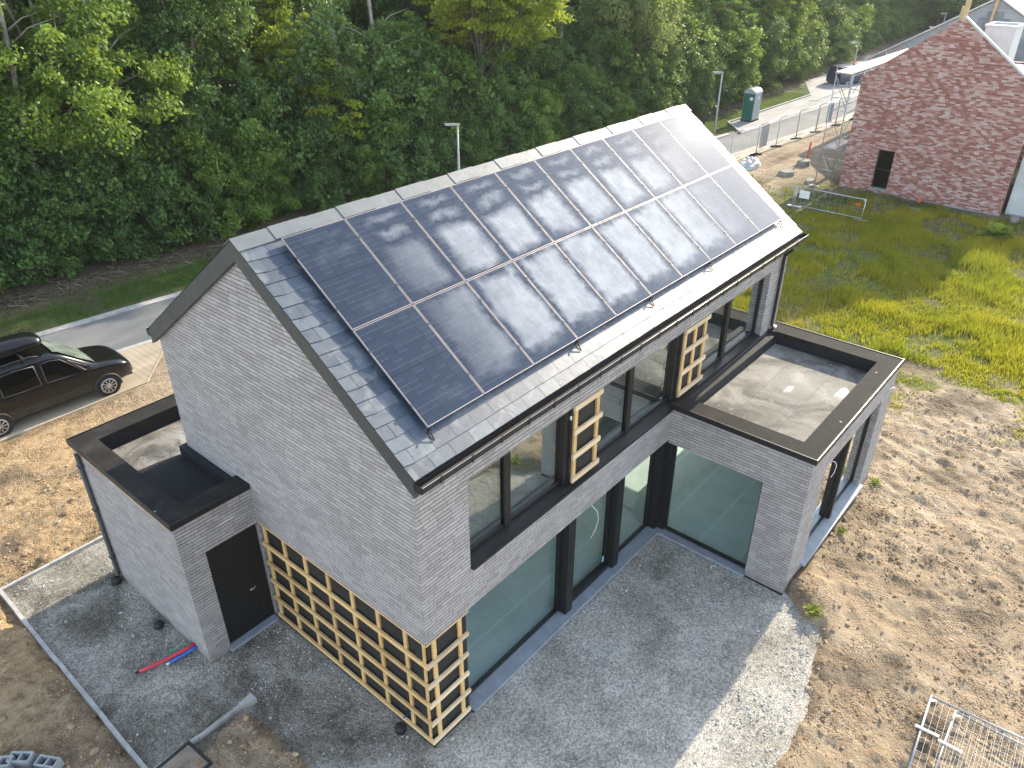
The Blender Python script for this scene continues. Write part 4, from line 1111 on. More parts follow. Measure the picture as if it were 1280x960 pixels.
# two panels lying on the soil bottom right
def lying(p, ang, tilt, label):
    o = mesh_fence('site_fence', 3.5, 2.0, .105, .30, .019, .0014, M['fence_galv'])
    # local x -> -y world, local z -> +x world
    o.location = p
    ex = Vector((math.cos(ang), math.sin(ang), tilt[0])).normalized()
    ez = Vector((-ex.y, ex.x, tilt[1])).normalized(); ey = ez.cross(ex).normalized(); ez = ex.cross(ey)
    o.rotation_euler = Matrix((ex, ey, ez)).transposed().to_euler()
    tag(o, label, 'fence panel', 'mesh fence panels lying on the soil')
    mb = MB(); mb.box(-.10, .28, -.04, -.012, 1.16, 1.20); s = mb.build('coupler', M['white_plastic'], None); s.parent = o
    return o
lying((4.38, -6.33, .26), R_(-86), (.015, .02), 'mesh fence panel lying uppermost on the rough soil')
lying((4.42, -6.66, .16), R_(-88.5), (.012, .02), 'mesh fence panel lying beneath another on the rough soil')

# ================================================================== PORTABLE TOILET
wc = empty('portable_toilet', (50.9, 18.5, 0), 'green and grey portable toilet on the paved bay', 'portable toilet')
M['wc_green'] = simple('toilet_green', (.012,.12,.085), .45, 0, .1, 3); M['wc_grey'] = simple('toilet_grey', (.40,.42,.45), .5, 0, .1, 3)
mb = MB(); mb.box(50.42, 51.5, 18.05, 18.95, .12, 2.0); mb.build('cabin', M['wc_grey'], wc, bevel=.03)
mb = MB(); mb.box(50.385, 50.418, 18.1, 18.9, .16, 1.95); d_ = mb.build('door', M['wc_green'], wc)
mb = MB(); mb.lathe([(0,0),(.13,0)], (0,0,0), 20); s = mb.build('round_sign', M['white_plastic'], None); s.parent = d_; s.rotation_euler = (0, R_(-90), 0); s.location = Vector((50.378, 18.32, 1.62)) - wc.location
mb = MB(); mb.lathe([(0,0),(.13,0)], (0,0,0), 20); s = mb.build('round_sign', M['white_plastic'], None); s.parent = wc; s.rotation_euler = (R_(90), 0, 0); s.location = Vector((51.0, 18.04, 1.65)) - wc.location
mb = MB()
pts = [(y, 2.0+.30*math.sin(math.pi*min(1,max(0,(y-18.02)/.96)))**.6) for y in np.linspace(18.02, 18.98, 13)]
mb.prism([(50.38, y, z) for y, z in pts], (1.16, 0, 0)); mb.build('roof', M['wc_grey'], wc)
mb = MB()
for x in (50.55, 50.9, 51.25): mb.prism([(x, y, z+.025) for y, z in pts], (.08, 0, 0))
mb.build('roof_rib', M['wc_grey'], wc)
mb = MB(); mb.box(50.40, 51.52, 18.03, 18.97, .02, .118); mb.build('base', M['rubber'], wc)
mb = MB(); mb.tube([(51.1,18.8,2.1),(51.1,18.8,2.42)], .05, 8); mb.build('vent_pipe', M['wc_grey'], wc)

# ================================================================== STREET LAMPS
def make_lamp():
    r = empty('street_lamp', (0,0,0))
    mb = MB(); mb.tube([(0,0,-.1),(0,0,.9),(0,0,4.0)], [.075,.07,.042], 10); mb.build('pole', M['lamp_paint'], r)
    mb = MB(); mb.hexa([(-.09,-.09,4.0),(.09,-.09,4.0),(.09,-.09,4.10),(-.09,-.09,4.13)], [(-.13,.62,4.06),(.13,.62,4.06),(.11,.62,4.11),(-.11,.62,4.11)]); mb.build('lamp_head', M['lamp_paint'], r, bevel=.015)
    mb = MB(); mb.box(-.09,.09,.15,.56,4.02,4.045); mb.build('lens', M['white_plastic'], r)
    mb = MB(); mb.box(.05,.085,-.05,.05,.9,1.3); mb.build('hatch', M['dark_trim'], r)
    return r
lp = make_lamp()
for i, (x, y, z, lb) in enumerate([(22.15,20.55,0,'grey street lamp rising behind the slate roof ridge'), (44.7,18.1,.02,'grey street lamp on the verge beside the roof corner and the portable toilet'), (69.5,17.8,-.35,'grey street lamp above the scaffold deck'), (87.0,16.2,-.35,'small distant street lamp nearest the red brick gable slope'), (104.0,19.6,-.35,'most distant street lamp, against the dark trees')]):
    o = lp if i == 0 else copy_tree(lp)
    o.location = (x, y, z); o.rotation_euler = (0, 0, R_(38)); tag(o, lb, 'street lamp', 'street lamps along the lane')

# ================================================================== PARKED VAN WITH ROOF BOX
def car_mat():
    t = NT('black_car_paint'); p = t.pos(); z = t.node('SeparateXYZ', None, _0=p).outputs[2]
    n = t.noise(p, 7, 5, .65)
    d = t.math('ADD', t.math('MULTIPLY', t.mapr(z, .75, .25, 0, .75), t.mapr(n, .35, .65, .4, 1.0)), t.math('MULTIPLY', t.mapr(n, .5, .75, 0, 1), .05), clamp=True)
    c = t.mix(d, (.006,.006,.007), (.11,.09,.065))
    return t.done(t.bsdf(c, t.mapr(d, 0, .6, .2, .7), 0, None, Specular_IOR_Level=.35, Coat_Weight=.25, Coat_Roughness=.08))
M['car_paint'] = car_mat()
M['car_dust'] = simple('car_trim', (.03,.029,.027), .55, 0, .3, 8)
M['chrome'] = simple('bright_trim', (.16,.16,.165), .35, .7)
M['screen_glass'] = simple('windscreen_glass', (.17,.21,.18), .1, 0, .5, 2.5, Specular_IOR_Level=.9)  # pale green-grey: dust film plus reflected sky put into the base colour
M['head_glass'] = simple('headlight_glass', (.55,.58,.6), .12, .3, .3, 30)
M['alloy'] = simple('alloy_wheel', (.55,.55,.56), .3, .7)
def make_van(root, m, wind=True):
    ST = [  # x, half width, sill, belt, roof half width, roof z
        (.00, .80, .42, 1.02, .70, 1.55), (.05, .855, .34, 1.03, .72, 1.70), (.25, .885, .27, 1.04, .735, 1.80), (1.0, .895, .24, 1.03, .74, 1.835), (2.2, .895, .24, 1.02, .74, 1.835),
        (2.75, .895, .24, 1.01, .735, 1.79), (3.02, .895, .24, 1.005, .72, 1.74), (3.45, .895, .24, 1.0, .71, 1.40), (3.86, .89, .24, .99, .71, 1.10), (4.0, .885, .25, .98, .70, 1.06),
        (4.40, .87, .27, .93, .66, 1.0), (4.66, .83, .30, .84, .60, .92), (4.82, .74, .33, .72, .54, .80), (4.89, .62, .36, .60, .46, .64)]
    rings = []
    for (x, w, sl, be, rw, rz) in ST:
        t = [(0, sl), (w*.9, sl), (w, sl+.14), (w*1.0, (sl+be)/2), (w*.985, be-.06), (w*.955, be), (rw+ (w*.955-rw)*.12, rz-.09*min(1,(rz-be)/.3)-.0), (rw*.86, rz-.012), (rw*.45, rz+.008), (0, rz+.012)]
        ring = [(x, -y, z) for y, z in t] + [(x, y, z) for y, z in t[-2:0:-1]]
        rings.append(ring)
    mb = MB(); n = len(rings[0])
    vs = [p for r in rings for p in r]; fs = []
    for i in range(len(rings)-1):
        for k in range(n): fs.append((i*n+k, (i+1)*n+k, (i+1)*n+(k+1)%n, i*n+(k+1)%n))
    fs.append(tuple(range(n))); fs.append(tuple((len(rings)-1)*n+k for k in range(n-1,-1,-1)))
    mb.raw(vs, fs, True); body = mb.build('body', m, root, off=(0,0,0))
    su = body.modifiers.new('sub', 'SUBSURF'); su.levels = 2; su.render_levels = 2
    def side_y(x, f):     # interpolated greenhouse side at fraction f (0 belt .. 1 roof)
        for a, b in zip(ST[:-1], ST[1:]):
            if a[0] <= x <= b[0]:
                q = (x-a[0])/(b[0]-a[0]); L = [a[i]+(b[i]-a[i])*q for i in range(6)]; break
        w, be, rw, rz = L[1], L[3], L[4], L[5]
        top = (rw+(w*.955-rw)*.12, rz-.09)
        return (w*.955+(top[0]-w*.955)*f, be+(top[1]-be)*f)
    def side_win(xa, xb, xta, xtb, s, nm='window'):
        mb = MB(); P = []
        for (x, f) in ((xa, .06), ((xa+xb)/2, .04), (xb, .06), (xtb, .86), ((xta+xtb)/2, .9), (xta, .86)):
            y, z = side_y(x, f); P.append((x, s*(y+.006), z))
        mb.poly(P); w_ = mb.build(nm, M['car_glass'], root, off=(0,0,0))
        mb = MB(); mb.tube(P+[P[0]], .009, 5, False); mb.build('window_trim', M['chrome'] if s < 0 else m, w_, off=(0,0,0)); return w_
    for s in (-1, 1):
        side_win(.35, 1.25, .45, 1.25, s); side_win(1.33, 2.32, 1.33, 2.28, s); side_win(2.46, 3.50, 2.46, 2.98, s); side_win(3.55, 3.78, 3.14, 3.20, s, 'quarter_window')
    # windscreen
    mb = MB(); pts = []
    for x, z in ((3.86, 1.118), (3.45, 1.412), (3.02, 1.752), (2.90, 1.79)):
        w = {3.86:.70, 3.45:.64, 3.02:.60, 2.90:.58}[x]
        pts.append([(x+.012, y*w, z+.012-abs(y)**2*.02) for y in (-1,-.5,0,.5,1)])
    for i in range(3):
        for k in range(4): mb.poly([pts[i][k], pts[i][k+1], pts[i+1][k+1], pts[i+1][k]], True)
    mb.build('windscreen', M['screen_glass'], root, off=(0,0,0))
    for s in (-1, 1):
        for x in (.98, 3.99):
            mb = MB(); mb.lathe([(0,.0),(.235,.0),(.30,.015),(.315,.04),(.315,.17),(.29,.2)], n=28)
            wh = mb.build('wheel', M['rubber'], root, off=(0,0,0)); wh.location = (x, s*.905, .315); wh.rotation_euler = (R_(90) if s > 0 else R_(-90), 0, 0)
            if s < 0: wh.rotation_euler = (R_(-90), 0, 0); wh.location = (x, -.905, .315)
            else: wh.rotation_euler = (R_(90), 0, 0)
            mb = MB()
            mb.lathe([(.20,-.012),(.228,-.016),(.232,.0)], n=28); mb.lathe([(0,-.016),(.045,-.016),(.05,0)], n=14)
            for k in range(10):
                a = k*math.tau/10; c, si = math.cos(a), math.sin(a)
                mb.bar((.04*c,.04*si,-.010), (.205*c,.205*si,-.012), .030, .012)
            mb.build('rim', M['alloy'], wh, off=(0,0,0))
            mb = MB(); arc = [(x+.375*math.cos(a), s*(.897), .315+.375*math.sin(a)) for a in np.linspace(-.15, math.pi+.15, 16)]
            mb.tube(arc, .032, 6); mb.build('wheel_arch', M['car_dust'], root, off=(0,0,0))
        mb = MB(); mb.lathe([(0,0),(.36,0)], n=24); k_ = mb.build('arch_well', M['rubber'], root, off=(0,0,0)); k_.rotation_euler = (R_(90), 0, 0); k_.location = (3.99, s*.898, .33)
        k2 = k_.copy(); col.objects.link(k2); k2.location = (.98, s*.898, .33)
        mb = MB(); mb.hexa([(4.35,s*.80,.74),(4.72,s*.66,.66),(4.74,s*.62,.76),(4.40,s*.76,.86)], [(4.33,s*.868,.72),(4.73,s*.745,.62),(4.70,s*.71,.76),(4.38,s*.845,.85)]); mb.build('headlight', M['head_glass'], root, off=(0,0,0), bevel=.02)
        mb = MB(); mb.hexa([(3.52,s*.90,1.02),(3.66,s*.90,1.02),(3.66,s*.90,1.18),(3.52,s*.90,1.18)], [(3.50,s*1.08,1.03),(3.60,s*1.08,1.03),(3.60,s*1.08,1.2),(3.50,s*1.08,1.2)]); mb.build('wing_mirror', m, root, off=(0,0,0), bevel=.03)
        for x in (1.45, 2.55, 2.30):
            mb = MB(); mb.tube([(x,s*.895,.88),(x+.03,s*.925,.885),(x+.17,s*.925,.885),(x+.2,s*.895,.88)], .013, 6); mb.build('door_handle', m, root, off=(0,0,0)) if x != 2.30 else None
        mb = MB(); mb.box(1.36,3.5,min(s*.893,s*.906),max(s*.893,s*.906),.52,.58); mb.build('rubbing_strip', M['car_dust'], root, off=(0,0,0))
        for x in (1.28, 2.40, 3.52):
            mb = MB(); mb.box(x,x+.008,min(s*.86,s*.8975),max(s*.86,s*.8975),.32,.98); mb.build('door_gap', M['rubber'], root, off=(0,0,0))
        mb = MB(); mb.tube([(.5,s*.66,1.83),(.6,s*.66,1.88),(2.3,s*.66,1.885),(2.5,s*.66,1.83)], .016, 6); mb.build('roof_rail', M['car_dust'], root, off=(0,0,0))
    mb = MB(); mb.box(4.80,4.885,-.40,.40,.50,.58); mb.box(4.86,4.905,-.26,.26,.40,.48); mb.box(4.0,4.86,-.55,.55,.24,.3); mb.build('bumper_grille', M['car_dust'], root, off=(0,0,0))
    mb = MB(); mb.box(4.84,4.90,-.62,-.52,.40,.46); mb.box(4.84,4.90,.52,.62,.40,.46); mb.build('fog_light', M['head_glass'], root, off=(0,0,0))
    return root
van = empty('parked_van', (0,0,0), 'black people-carrier van parked on the sandy pavement', 'van')
make_van(van, M['car_paint'])
VX, VY, VR = -2.03, 16.80, R_(-1.5)
van.location = (VX, VY, .03); van.rotation_euler = (0, 0, VR)
rb = empty('roof_box', (0,0,0), 'long glossy black roof box strapped on the van', 'roof box')
secs = [(0.0,.34,.10,.14),(.1,.41,.02,.34),(.6,.45,.0,.42),(1.5,.45,.0,.42),(2.1,.43,.02,.36),(2.36,.34,.05,.22)]
mb = MB(); vs = []; fs = []
for (x, w, a, b) in secs: vs += [(x,-w,a),(x,-w*1.0,a+(b-a)*.35),(x,-w*.82,b-.02),(x,0,b),(x,w*.82,b-.02),(x,w,a+(b-a)*.35),(x,w,a),(x,0,a-.01)]
for i in range(len(secs)-1):
    for k in range(8): fs.append((i*8+k,(i+1)*8+k,(i+1)*8+(k+1)%8,i*8+(k+1)%8))
fs += [tuple(range(8)), tuple(40+k for k in range(7,-1,-1))]
mb.raw(vs, fs, True); s = mb.build('shell', M['car_paint'], rb); s.modifiers.new('sub','SUBSURF').render_levels = 2
for x_ in (.5, 1.6):
    mb = MB(); mb.box(x_,x_+.06,-.70,.70,-.07,-.03); mb.build('cross_bar', M['car_dust'], rb)
mb = MB(); mb.box(1.98,2.03,-.30,-.22,.24,.27); mb.box(1.0,1.06,-.42,-.40,.08,.13); mb.build('clasp', M['chrome'], rb)
q_ = Matrix.Rotation(VR, 3, 'Z') @ Vector((.50, -.06, 0))
rb.location = (VX+q_.x, VY+q_.y, 1.965); rb.rotation_euler = (0, R_(-1), VR)
M['blue_paint'] = simple('dark_blue_paint', (.02,.03,.07), .3)
car2 = empty('parked_van', (0,0,0), 'dark blue van parked at the far end of the verge, half hidden by the scaffold', 'van')
make_van(car2, M['blue_paint']); car2.location = (70.4, 19.7, -.25); car2.rotation_euler = (0, 0, R_(-25))

# ================================================================== SMALL THINGS
def cblock():
    r = empty('concrete_block', (0,0,0))
    L, W, Hh, t_ = .39, .19, .19, .03
    mb = MB()
    for a in ((0,L,0,t_),(0,L,W-t_,W),(0,t_,t_,W-t_),(L-t_,L,t_,W-t_),(L/2-t_/2,L/2+t_/2,t_,W-t_)): mb.box(a[0],a[1],a[2],a[3],0,Hh)
    mb.box(t_+.001,L-t_-.001,t_+.001,W-t_-.001,.0,.02)
    o = mb.build('hollow_shell', M['block'], r); return r
cb = cblock()
for i, (x, y, z, rz, lb) in enumerate([(-5.12,5.30,.05,R_(-48),'hollow concrete block furthest to the left edge on the dark soil'), (-4.86,5.13,.06,R_(-52),'hollow concrete block with its holes end-on beside the edge block'),
        (-4.585,4.74,.05,R_(-61),'hollow concrete block nearest the gravel path edging'), (-4.86,4.66,.04,R_(-63),'hollow concrete block tucked in front of the one nearest the path'), (-5.2,4.9,.05,R_(-40),'hollow concrete block cut off by the picture corner')]):
    o = cb if i == 0 else copy_tree(cb)
    o.location = (x, y, z); o.rotation_euler = (R_(3), R_(-4), rz); tag(o, lb, 'concrete block', 'hollow concrete blocks dumped on the soil')
mb = MB(); mb.tube([(-1.49,5.08,.16),(-1.7,5.13,.13),(-1.95,5.20,.10),(-2.25,5.30,.06),(-2.50,5.38,.045)], .032, 10); o = mb.build('conduit', M['red_plastic']); tag(o, 'red plastic conduit poking out of the annex wall over the gravel', 'conduit')
mb = MB(); mb.tube([(-2.50,5.38,.045),(-2.57,5.40,.045)], .022, 8); mb.build('cable_end', M['rubber'], o, off=(0,0,0))
mb = MB(); mb.tube([(-1.49,5.02,.12),(-1.62,5.06,.09),(-1.80,5.11,.055),(-2.02,5.14,.04)], .032, 10); o = mb.build('conduit', M['blue_plastic']); tag(o, 'shorter blue plastic conduit beside the red one', 'conduit')
mb = MB(); mb.tube([(-2.02,5.14,.04),(-2.08,5.15,.04)], .02, 8); mb.build('cable_end', M['white_plastic'], o, off=(0,0,0))
mb = MB()
for k in range(3): mb.tube([(-1.49,5.14+k*.01,.12),(-1.66,5.25+k*.02,.16-k*.02),(-1.84,5.34-k*.02,.10),(-1.95,5.40-k*.05,.04),(-1.85,5.42-k*.03,.03)], .008, 5)
tag(mb.build('earth_wire', M['green_wire']), 'loops of thin green wire above the red conduit', 'wire')
cv = empty('inspection_cover', (-3.05, 3.05, .06), 'square inspection cover in a black frame beside the path edging', 'inspection cover')
mb = MB()
for a in ((-.34,.34,-.34,-.29),(-.34,.34,.29,.34),(-.34,-.29,-.29,.29),(.29,.34,-.29,.29)): mb.box(*a, -.1, .05)
f_ = mb.build('frame', M['membrane'], cv, off=(0,0,0)); mb = MB(); mb.box(-.288,.288,-.288,.288,-.1,.035); mb.build('lid', M['clods'] if False else simple('cover_lid', (.27,.215,.165), .9, 0, .2, 6), cv, off=(0,0,0))
cv.rotation_euler = (0, 0, R_(4)); cv.location = (-2.98, 2.92, .07)
mb = MB(); mb.tube([(41.8,10.49,-.1),(41.95,10.45,1.25)], .055, 10); tag(mb.build('marker_pipe', M['orange_plastic']), 'orange pipe standing upright in the bare earth by the scaffold', 'pipe')
mb = MB(); mb.tube([(37.55,2.85,-.1),(37.55,2.85,.42)], .07, 10); tag(mb.build('drain_pipe', M['orange_plastic']), 'short orange drain pipe at the foot of the red brick wall', 'pipe')
def slab_stone(x, y, w, d, h, rz, lb, m='stone'):
    mb = MB(); n = 9; pts = []
    for k in range(n):
        a = k*math.tau/n; r = random.uniform(.8, 1.1); pts.append((w/2*math.cos(a)*r, d/2*math.sin(a)*r, 0))
    top = [(p[0]*.86, p[1]*.86, h*random.uniform(.8,1.1)) for p in pts]
    mb.raw(pts+top, [tuple(range(n-1,-1,-1)), tuple(range(n,2*n))]+[(i,(i+1)%n,(i+1)%n+n,i+n) for i in range(n)])
    o = mb.build('stone_slab', M[m], bevel=.02); o.location = (x, y, gz(x,y)-.03); o.rotation_euler = (0,0,rz); tag(o, lb, 'stone slab', 'pale slabs lying by the scaffold'); return o
slab_stone(41.0, 10.35, 1.2, .9, .32, .3, 'pale stone slab at the foot of the orange pipe')
slab_stone(38.4, 10.2, 1.2, .9, .28, -.4, 'greenish pale slab left of the orange pipe slab', 'stone')
slab_stone(37.7, 8.6, .9, .5, .2, .2, 'pale slab beside the scaffold foot')
slab_stone(36.2, 2.6, 1.0, .6, .12, .9, 'flat pale slab in the weeds below the red brick wall')
slab_stone(37.6, -1.5, 1.1, .5, .2, .1, 'pale slab at the foot of the grey extension')
# crumpled white bag
mb = MB(); n1, n2 = 18, 10
vs = []
for i in range(n2+1):
    th = i/n2*math.pi*.5
    for k in range(n1):
        a = k*math.tau/n1; r = 1+.25*(fbm(np.array([a*2.0]), np.array([i*.7]), 3, 4)[0]-.5)*2
        vs.append((1.15*math.cos(a)*math.cos(th)*r, .75*math.sin(a)*math.cos(th)*r, .75*math.sin(th)*r))
fs = [(i*n1+k, i*n1+(k+1)%n1, (i+1)*n1+(k+1)%n1, (i+1)*n1+k) for i in range(n2) for k in range(n1)]
mb.raw(vs, fs, False); o = mb.build('rubble_bag', M['tarp']); o.location = (38.5, 12.6, 0); o.scale = (.8,.8,.8); tag(o, 'crumpled white rubble bag on the weeds past the roof corner', 'bag')

# leafy plants
def leafy(name, x, y, n, L, w, m, lb, up=.7, cat='plant', group=None):
    v = []; f = []; ti = []
    for k in range(n):
        a = random.uniform(0, math.tau); el = random.uniform(.25, 1.2)*up; l = L*random.uniform(.6, 1.1)
        d = np.array([math.cos(a)*math.cos(el), math.sin(a)*math.cos(el), math.sin(el)]); s_ = np.array([-math.sin(a), math.cos(a), 0])*w*l
        p0 = np.array([random.gauss(0,.05), random.gauss(0,.05), 0]); p1 = p0+d*l*.55; p2 = p0+d*l*.95+np.array([0,0,-l*.18])
        b = len(v); v += [p0-s_*.2, p0+s_*.2, p1+s_, p1-s_, p2+s_*.3, p2-s_*.3]; f += [(b,b+1,b+2,b+3),(b+3,b+2,b+4,b+5)]; t_ = random.random(); ti += [t_,t_]
    o = np_mesh(name, np.array(v), np.array(f), m, None, np.array(ti)); o.location = (x, y, gz(x,y)); tag(o, lb, cat, group); return o
leafy('dock_plant', 34.2, -1.4, 60, 1.0, .30, M['leaf_yellow'], 'big-leaved weed in the sun at the meadow edge by the grey extension', .9)
leafy('weed_clump', 7.08, -3.78, 90, .21, .10, M['leaf_yellow'], 'small green weed at the corner of the patio gravel', .9)
leafy('weed_clump', 9.9, -3.32, 60, .17, .08, M['leaf_yellow'], 'green weed against the annex window sill', .9)
leafy('weed_clump', 12.3, -3.3, 70, .2, .08, M['leaf_yellow'], 'green weed at the outer corner of the patio annex', .9)
# ================================================================== MEADOW GRASS (uncountable)
def blades(name, x, y, n_per, hgt, wid, spread, m, label, lean=.5):
    n = len(x); N = n*n_per
    bx = np.repeat(x, n_per)+rng.normal(0, spread, N); by = np.repeat(y, n_per)+rng.normal(0, spread, N)
    hh = np.repeat(hgt, n_per)*rng.uniform(.45, 1.1, N); a = rng.uniform(0, 6.283, N); le = rng.uniform(.1, lean, N)*hh
    a2 = a + rng.choice([-1.57, 1.57], N) + rng.normal(0, .5, N)
    z = ground_z(bx, by)-.01
    wx, wy = np.cos(a)*wid, np.sin(a)*wid
    p0 = np.stack([bx-wx, by-wy, z], -1); p1 = np.stack([bx+wx, by+wy, z], -1)
    p2 = np.stack([bx+np.cos(a2)*le, by+np.sin(a2)*le, z+hh], -1)
    v = np.stack([p0, p1, p2], 1).reshape(-1, 3); f = np.arange(N*3).reshape(N, 3)
    tuft = np.clip(fbm(x*.55, y*.55, 4, 91)*1.3-.15 + rng.normal(0, .13, n), 0, 1)
    t_ = np.clip(np.repeat(tuft, n_per)+rng.normal(0, .10, N), 0, 1)
    o = np_mesh(name, v, f, m, None, t_); tag(o, label, kind='stuff'); return o
N = 62000
x = rng.uniform(12.6, 41, N); y = rng.uniform(-18, 13, N)
f1 = fbm(x*1.1, y*1.1, 4, 15)-.5; md_ = sdf(x, y, MEADOW)
w_ = sstep(.8, -1.2, md_+f1*4.5)
# ragged sparse tufts spreading over the dry earth between plot and meadow
sparse = sstep(5.5, .5, md_)*sstep(.54, .66, fbm(x*.9, y*.9, 4, 19))*.42
keep_ = (rng.random(N) < np.maximum(w_, sparse)) & (x < 37.8) & ~((sdf(x, y, HOUSE) < .25))
gap = fbm(x*.8, y*.8, 4, 23); keep_ &= ~((gap < .43) & (rng.random(N) < .88))
x, y = x[keep_], y[keep_]
big = fbm(x*.7, y*.7, 4, 29)
blades('meadow_grass', x, y, 9, .12+.26*sstep(.3, .7, big)*sstep(.5, -2.5, sdf(x, y, MEADOW)), .016, .10, M['grass_blades'], 'rank yellow-green meadow grass between the houses', .8)
N = 5200
sx = rng.uniform(17, 37, N); sy = rng.uniform(-16, 6.5, N); k_ = (sdf(sx, sy, MEADOW) < -.4) & (rng.random(N) < sstep(.45, .65, fbm(sx*.5, sy*.5, 4, 133)))
sx, sy = sx[k_], sy[k_]
M['seed_stems'] = leaf_mat('seed_stems', [(.1, (.20,.17,.05)), (.5, (.36,.28,.08)), (.9, (.50,.40,.16))], .3, .1)
blades('seed_grass', sx, sy, 3, np.full(len(sx), .55), .009, .12, M['seed_stems'], 'tall straw-coloured seed stems standing over the meadow', .35)
N = 14000
x = rng.uniform(27.5, 40, N); y = rng.uniform(-8, 14, N)
k_ = (rng.random(N) < sstep(.50, .66, fbm(x*.6, y*.6, 4, 37))*.8) & (x < 37.7) & ((sdf(x, y, MEADOW) > -.8))
x, y = x[k_], y[k_]
k2 = rng.random(len(x)) < 0
blades('rough_grass', x, y, 7, np.full(len(x), .15), .018, .14, M['lawn_blades'], 'patchy rough green grass below the red brick wall', .8)
# lawn verge
N = 60000
x = rng.uniform(-8, 64, N); y = rng.uniform(17, 27, N)
hx = y_hedge(x)-.9
k_ = (y > y_far(x)+.42) & (y < hx) & ~(sdf(x, y, bay) < .2)
x, y = x[k_], y[k_]
blades('verge_grass', x, y, 3, np.full(len(x), .085), .016, .1, M['lawn_blades'], 'short mown grass on the verge between lane and wood', .8)
# scraps of packing and mortar on the plot
N = 90
x = rng.uniform(-8, 19, N); y = rng.uniform(-9, 12, N); k_ = (sdf(x, y, PATIO) > .1) & (sdf(x, y, HOUSE) > .3); x, y = x[k_], y[k_]
M['scrap'] = tint_mat('pale_scraps', [(0, (.35,.33,.30)), (.6, (.55,.54,.50)), (1, (.62,.40,.25))])
stones('site_litter', np.stack([x, y, ground_z(x, y)+.01], -1), rng.uniform(.015, .05, len(x)), M['scrap'], 'small pale scraps trodden into the soil', .35)
# brown twigs raked along the hedge foot
N = 5200
x = rng.uniform(-8, 60, N); y = y_hedge(x)-.55+rng.normal(0, .34, N)
L = rng.uniform(.10, .38, N); a = rng.uniform(0, 6.28, N); z = ground_z(x, y)+.02; zz = rng.uniform(0, .12, N)
w_ = .011
p = np.stack([np.stack([x-np.cos(a)*L-np.sin(a)*w_, y-np.sin(a)*L+np.cos(a)*w_, z], -1), np.stack([x-np.cos(a)*L+np.sin(a)*w_, y-np.sin(a)*L-np.cos(a)*w_, z+.01], -1), np.stack([x+np.cos(a)*L+np.sin(a)*w_, y+np.sin(a)*L-np.cos(a)*w_, z+zz+.01], -1), np.stack([x+np.cos(a)*L-np.sin(a)*w_, y+np.sin(a)*L+np.cos(a)*w_, z+zz], -1)], 1)
M['twig'] = tint_mat('dry_twigs', [(0, (.10,.075,.05)), (.6, (.21,.165,.12)), (1, (.34,.28,.21))])
tag(np_mesh('leaf_litter', p.reshape(-1,3), np.arange(N*4).reshape(N,4), M['twig'], None, rng.random(N)), 'dry brown twigs and cuttings along the foot of the wood', kind='stuff')

# ================================================================== TREES
def crown_mesh(name, m, lobes, n_cl, n_leaf, size, cr, shell=.36, flat=.75, droop=.15, seed=0, tgt=None):
    r = np.random.default_rng(seed)
    lobes = np.array(lobes, float); vol = lobes[:,3]*lobes[:,4]*lobes[:,5]; vol = vol**.8
    k = r.choice(len(lobes), n_cl, p=vol/vol.sum())
    d = r.normal(0, 1, (n_cl, 3)); d /= np.linalg.norm(d, axis=1)[:,None]
    rad = r.random(n_cl)**shell
    c = lobes[k,:3]+d*rad[:,None]*lobes[k,3:6]
    c[:,2] = np.maximum(c[:,2], .15)
    csz = cr*r.uniform(.55, 1.35, n_cl)
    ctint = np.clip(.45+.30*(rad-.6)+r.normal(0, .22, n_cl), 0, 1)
    nl = n_leaf
    N = n_cl*nl
    ci = np.repeat(np.arange(n_cl), nl)
    off = r.normal(0, 1, (N, 3)); off /= np.linalg.norm(off, axis=1)[:,None]; off *= (r.random(N)**.5)[:,None]
    off[:,2] *= flat
    # sprays: stretch each clump outward
    outv = d[ci]*np.array([1,1,.35]); outv /= (np.linalg.norm(outv, axis=1)[:,None]+1e-6)
    off = off*csz[ci][:,None] + outv*(r.random(N)*csz[ci]*.8)[:,None]
    off[:,2] -= droop*np.linalg.norm(off[:,:2], axis=1)
    p = c[ci]+off
    ax = r.normal(0, 1, (N, 3)) + outv*.9; ax[:,2] -= .3; ax /= np.linalg.norm(ax, axis=1)[:,None]
    nr = r.normal(0, .75, (N, 3)) + np.array([0, 0, .9]) + d[ci]*.5
    sd_ = np.cross(nr, ax); sd_ /= (np.linalg.norm(sd_, axis=1)[:,None]+1e-6)
    s = size*r.uniform(.6, 1.35, N)
    a = ax*s[:,None]; b = sd_*(s*.34)[:,None]
    v = np.stack([p-a*.5, p+b, p+a*.6, p-b], 1).reshape(-1, 3)
    v[:,2] = np.maximum(v[:,2], .02)
    f = np.arange(N*4).reshape(N, 4)
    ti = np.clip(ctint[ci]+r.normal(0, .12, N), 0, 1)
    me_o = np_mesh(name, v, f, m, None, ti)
    return me_o, c, rad
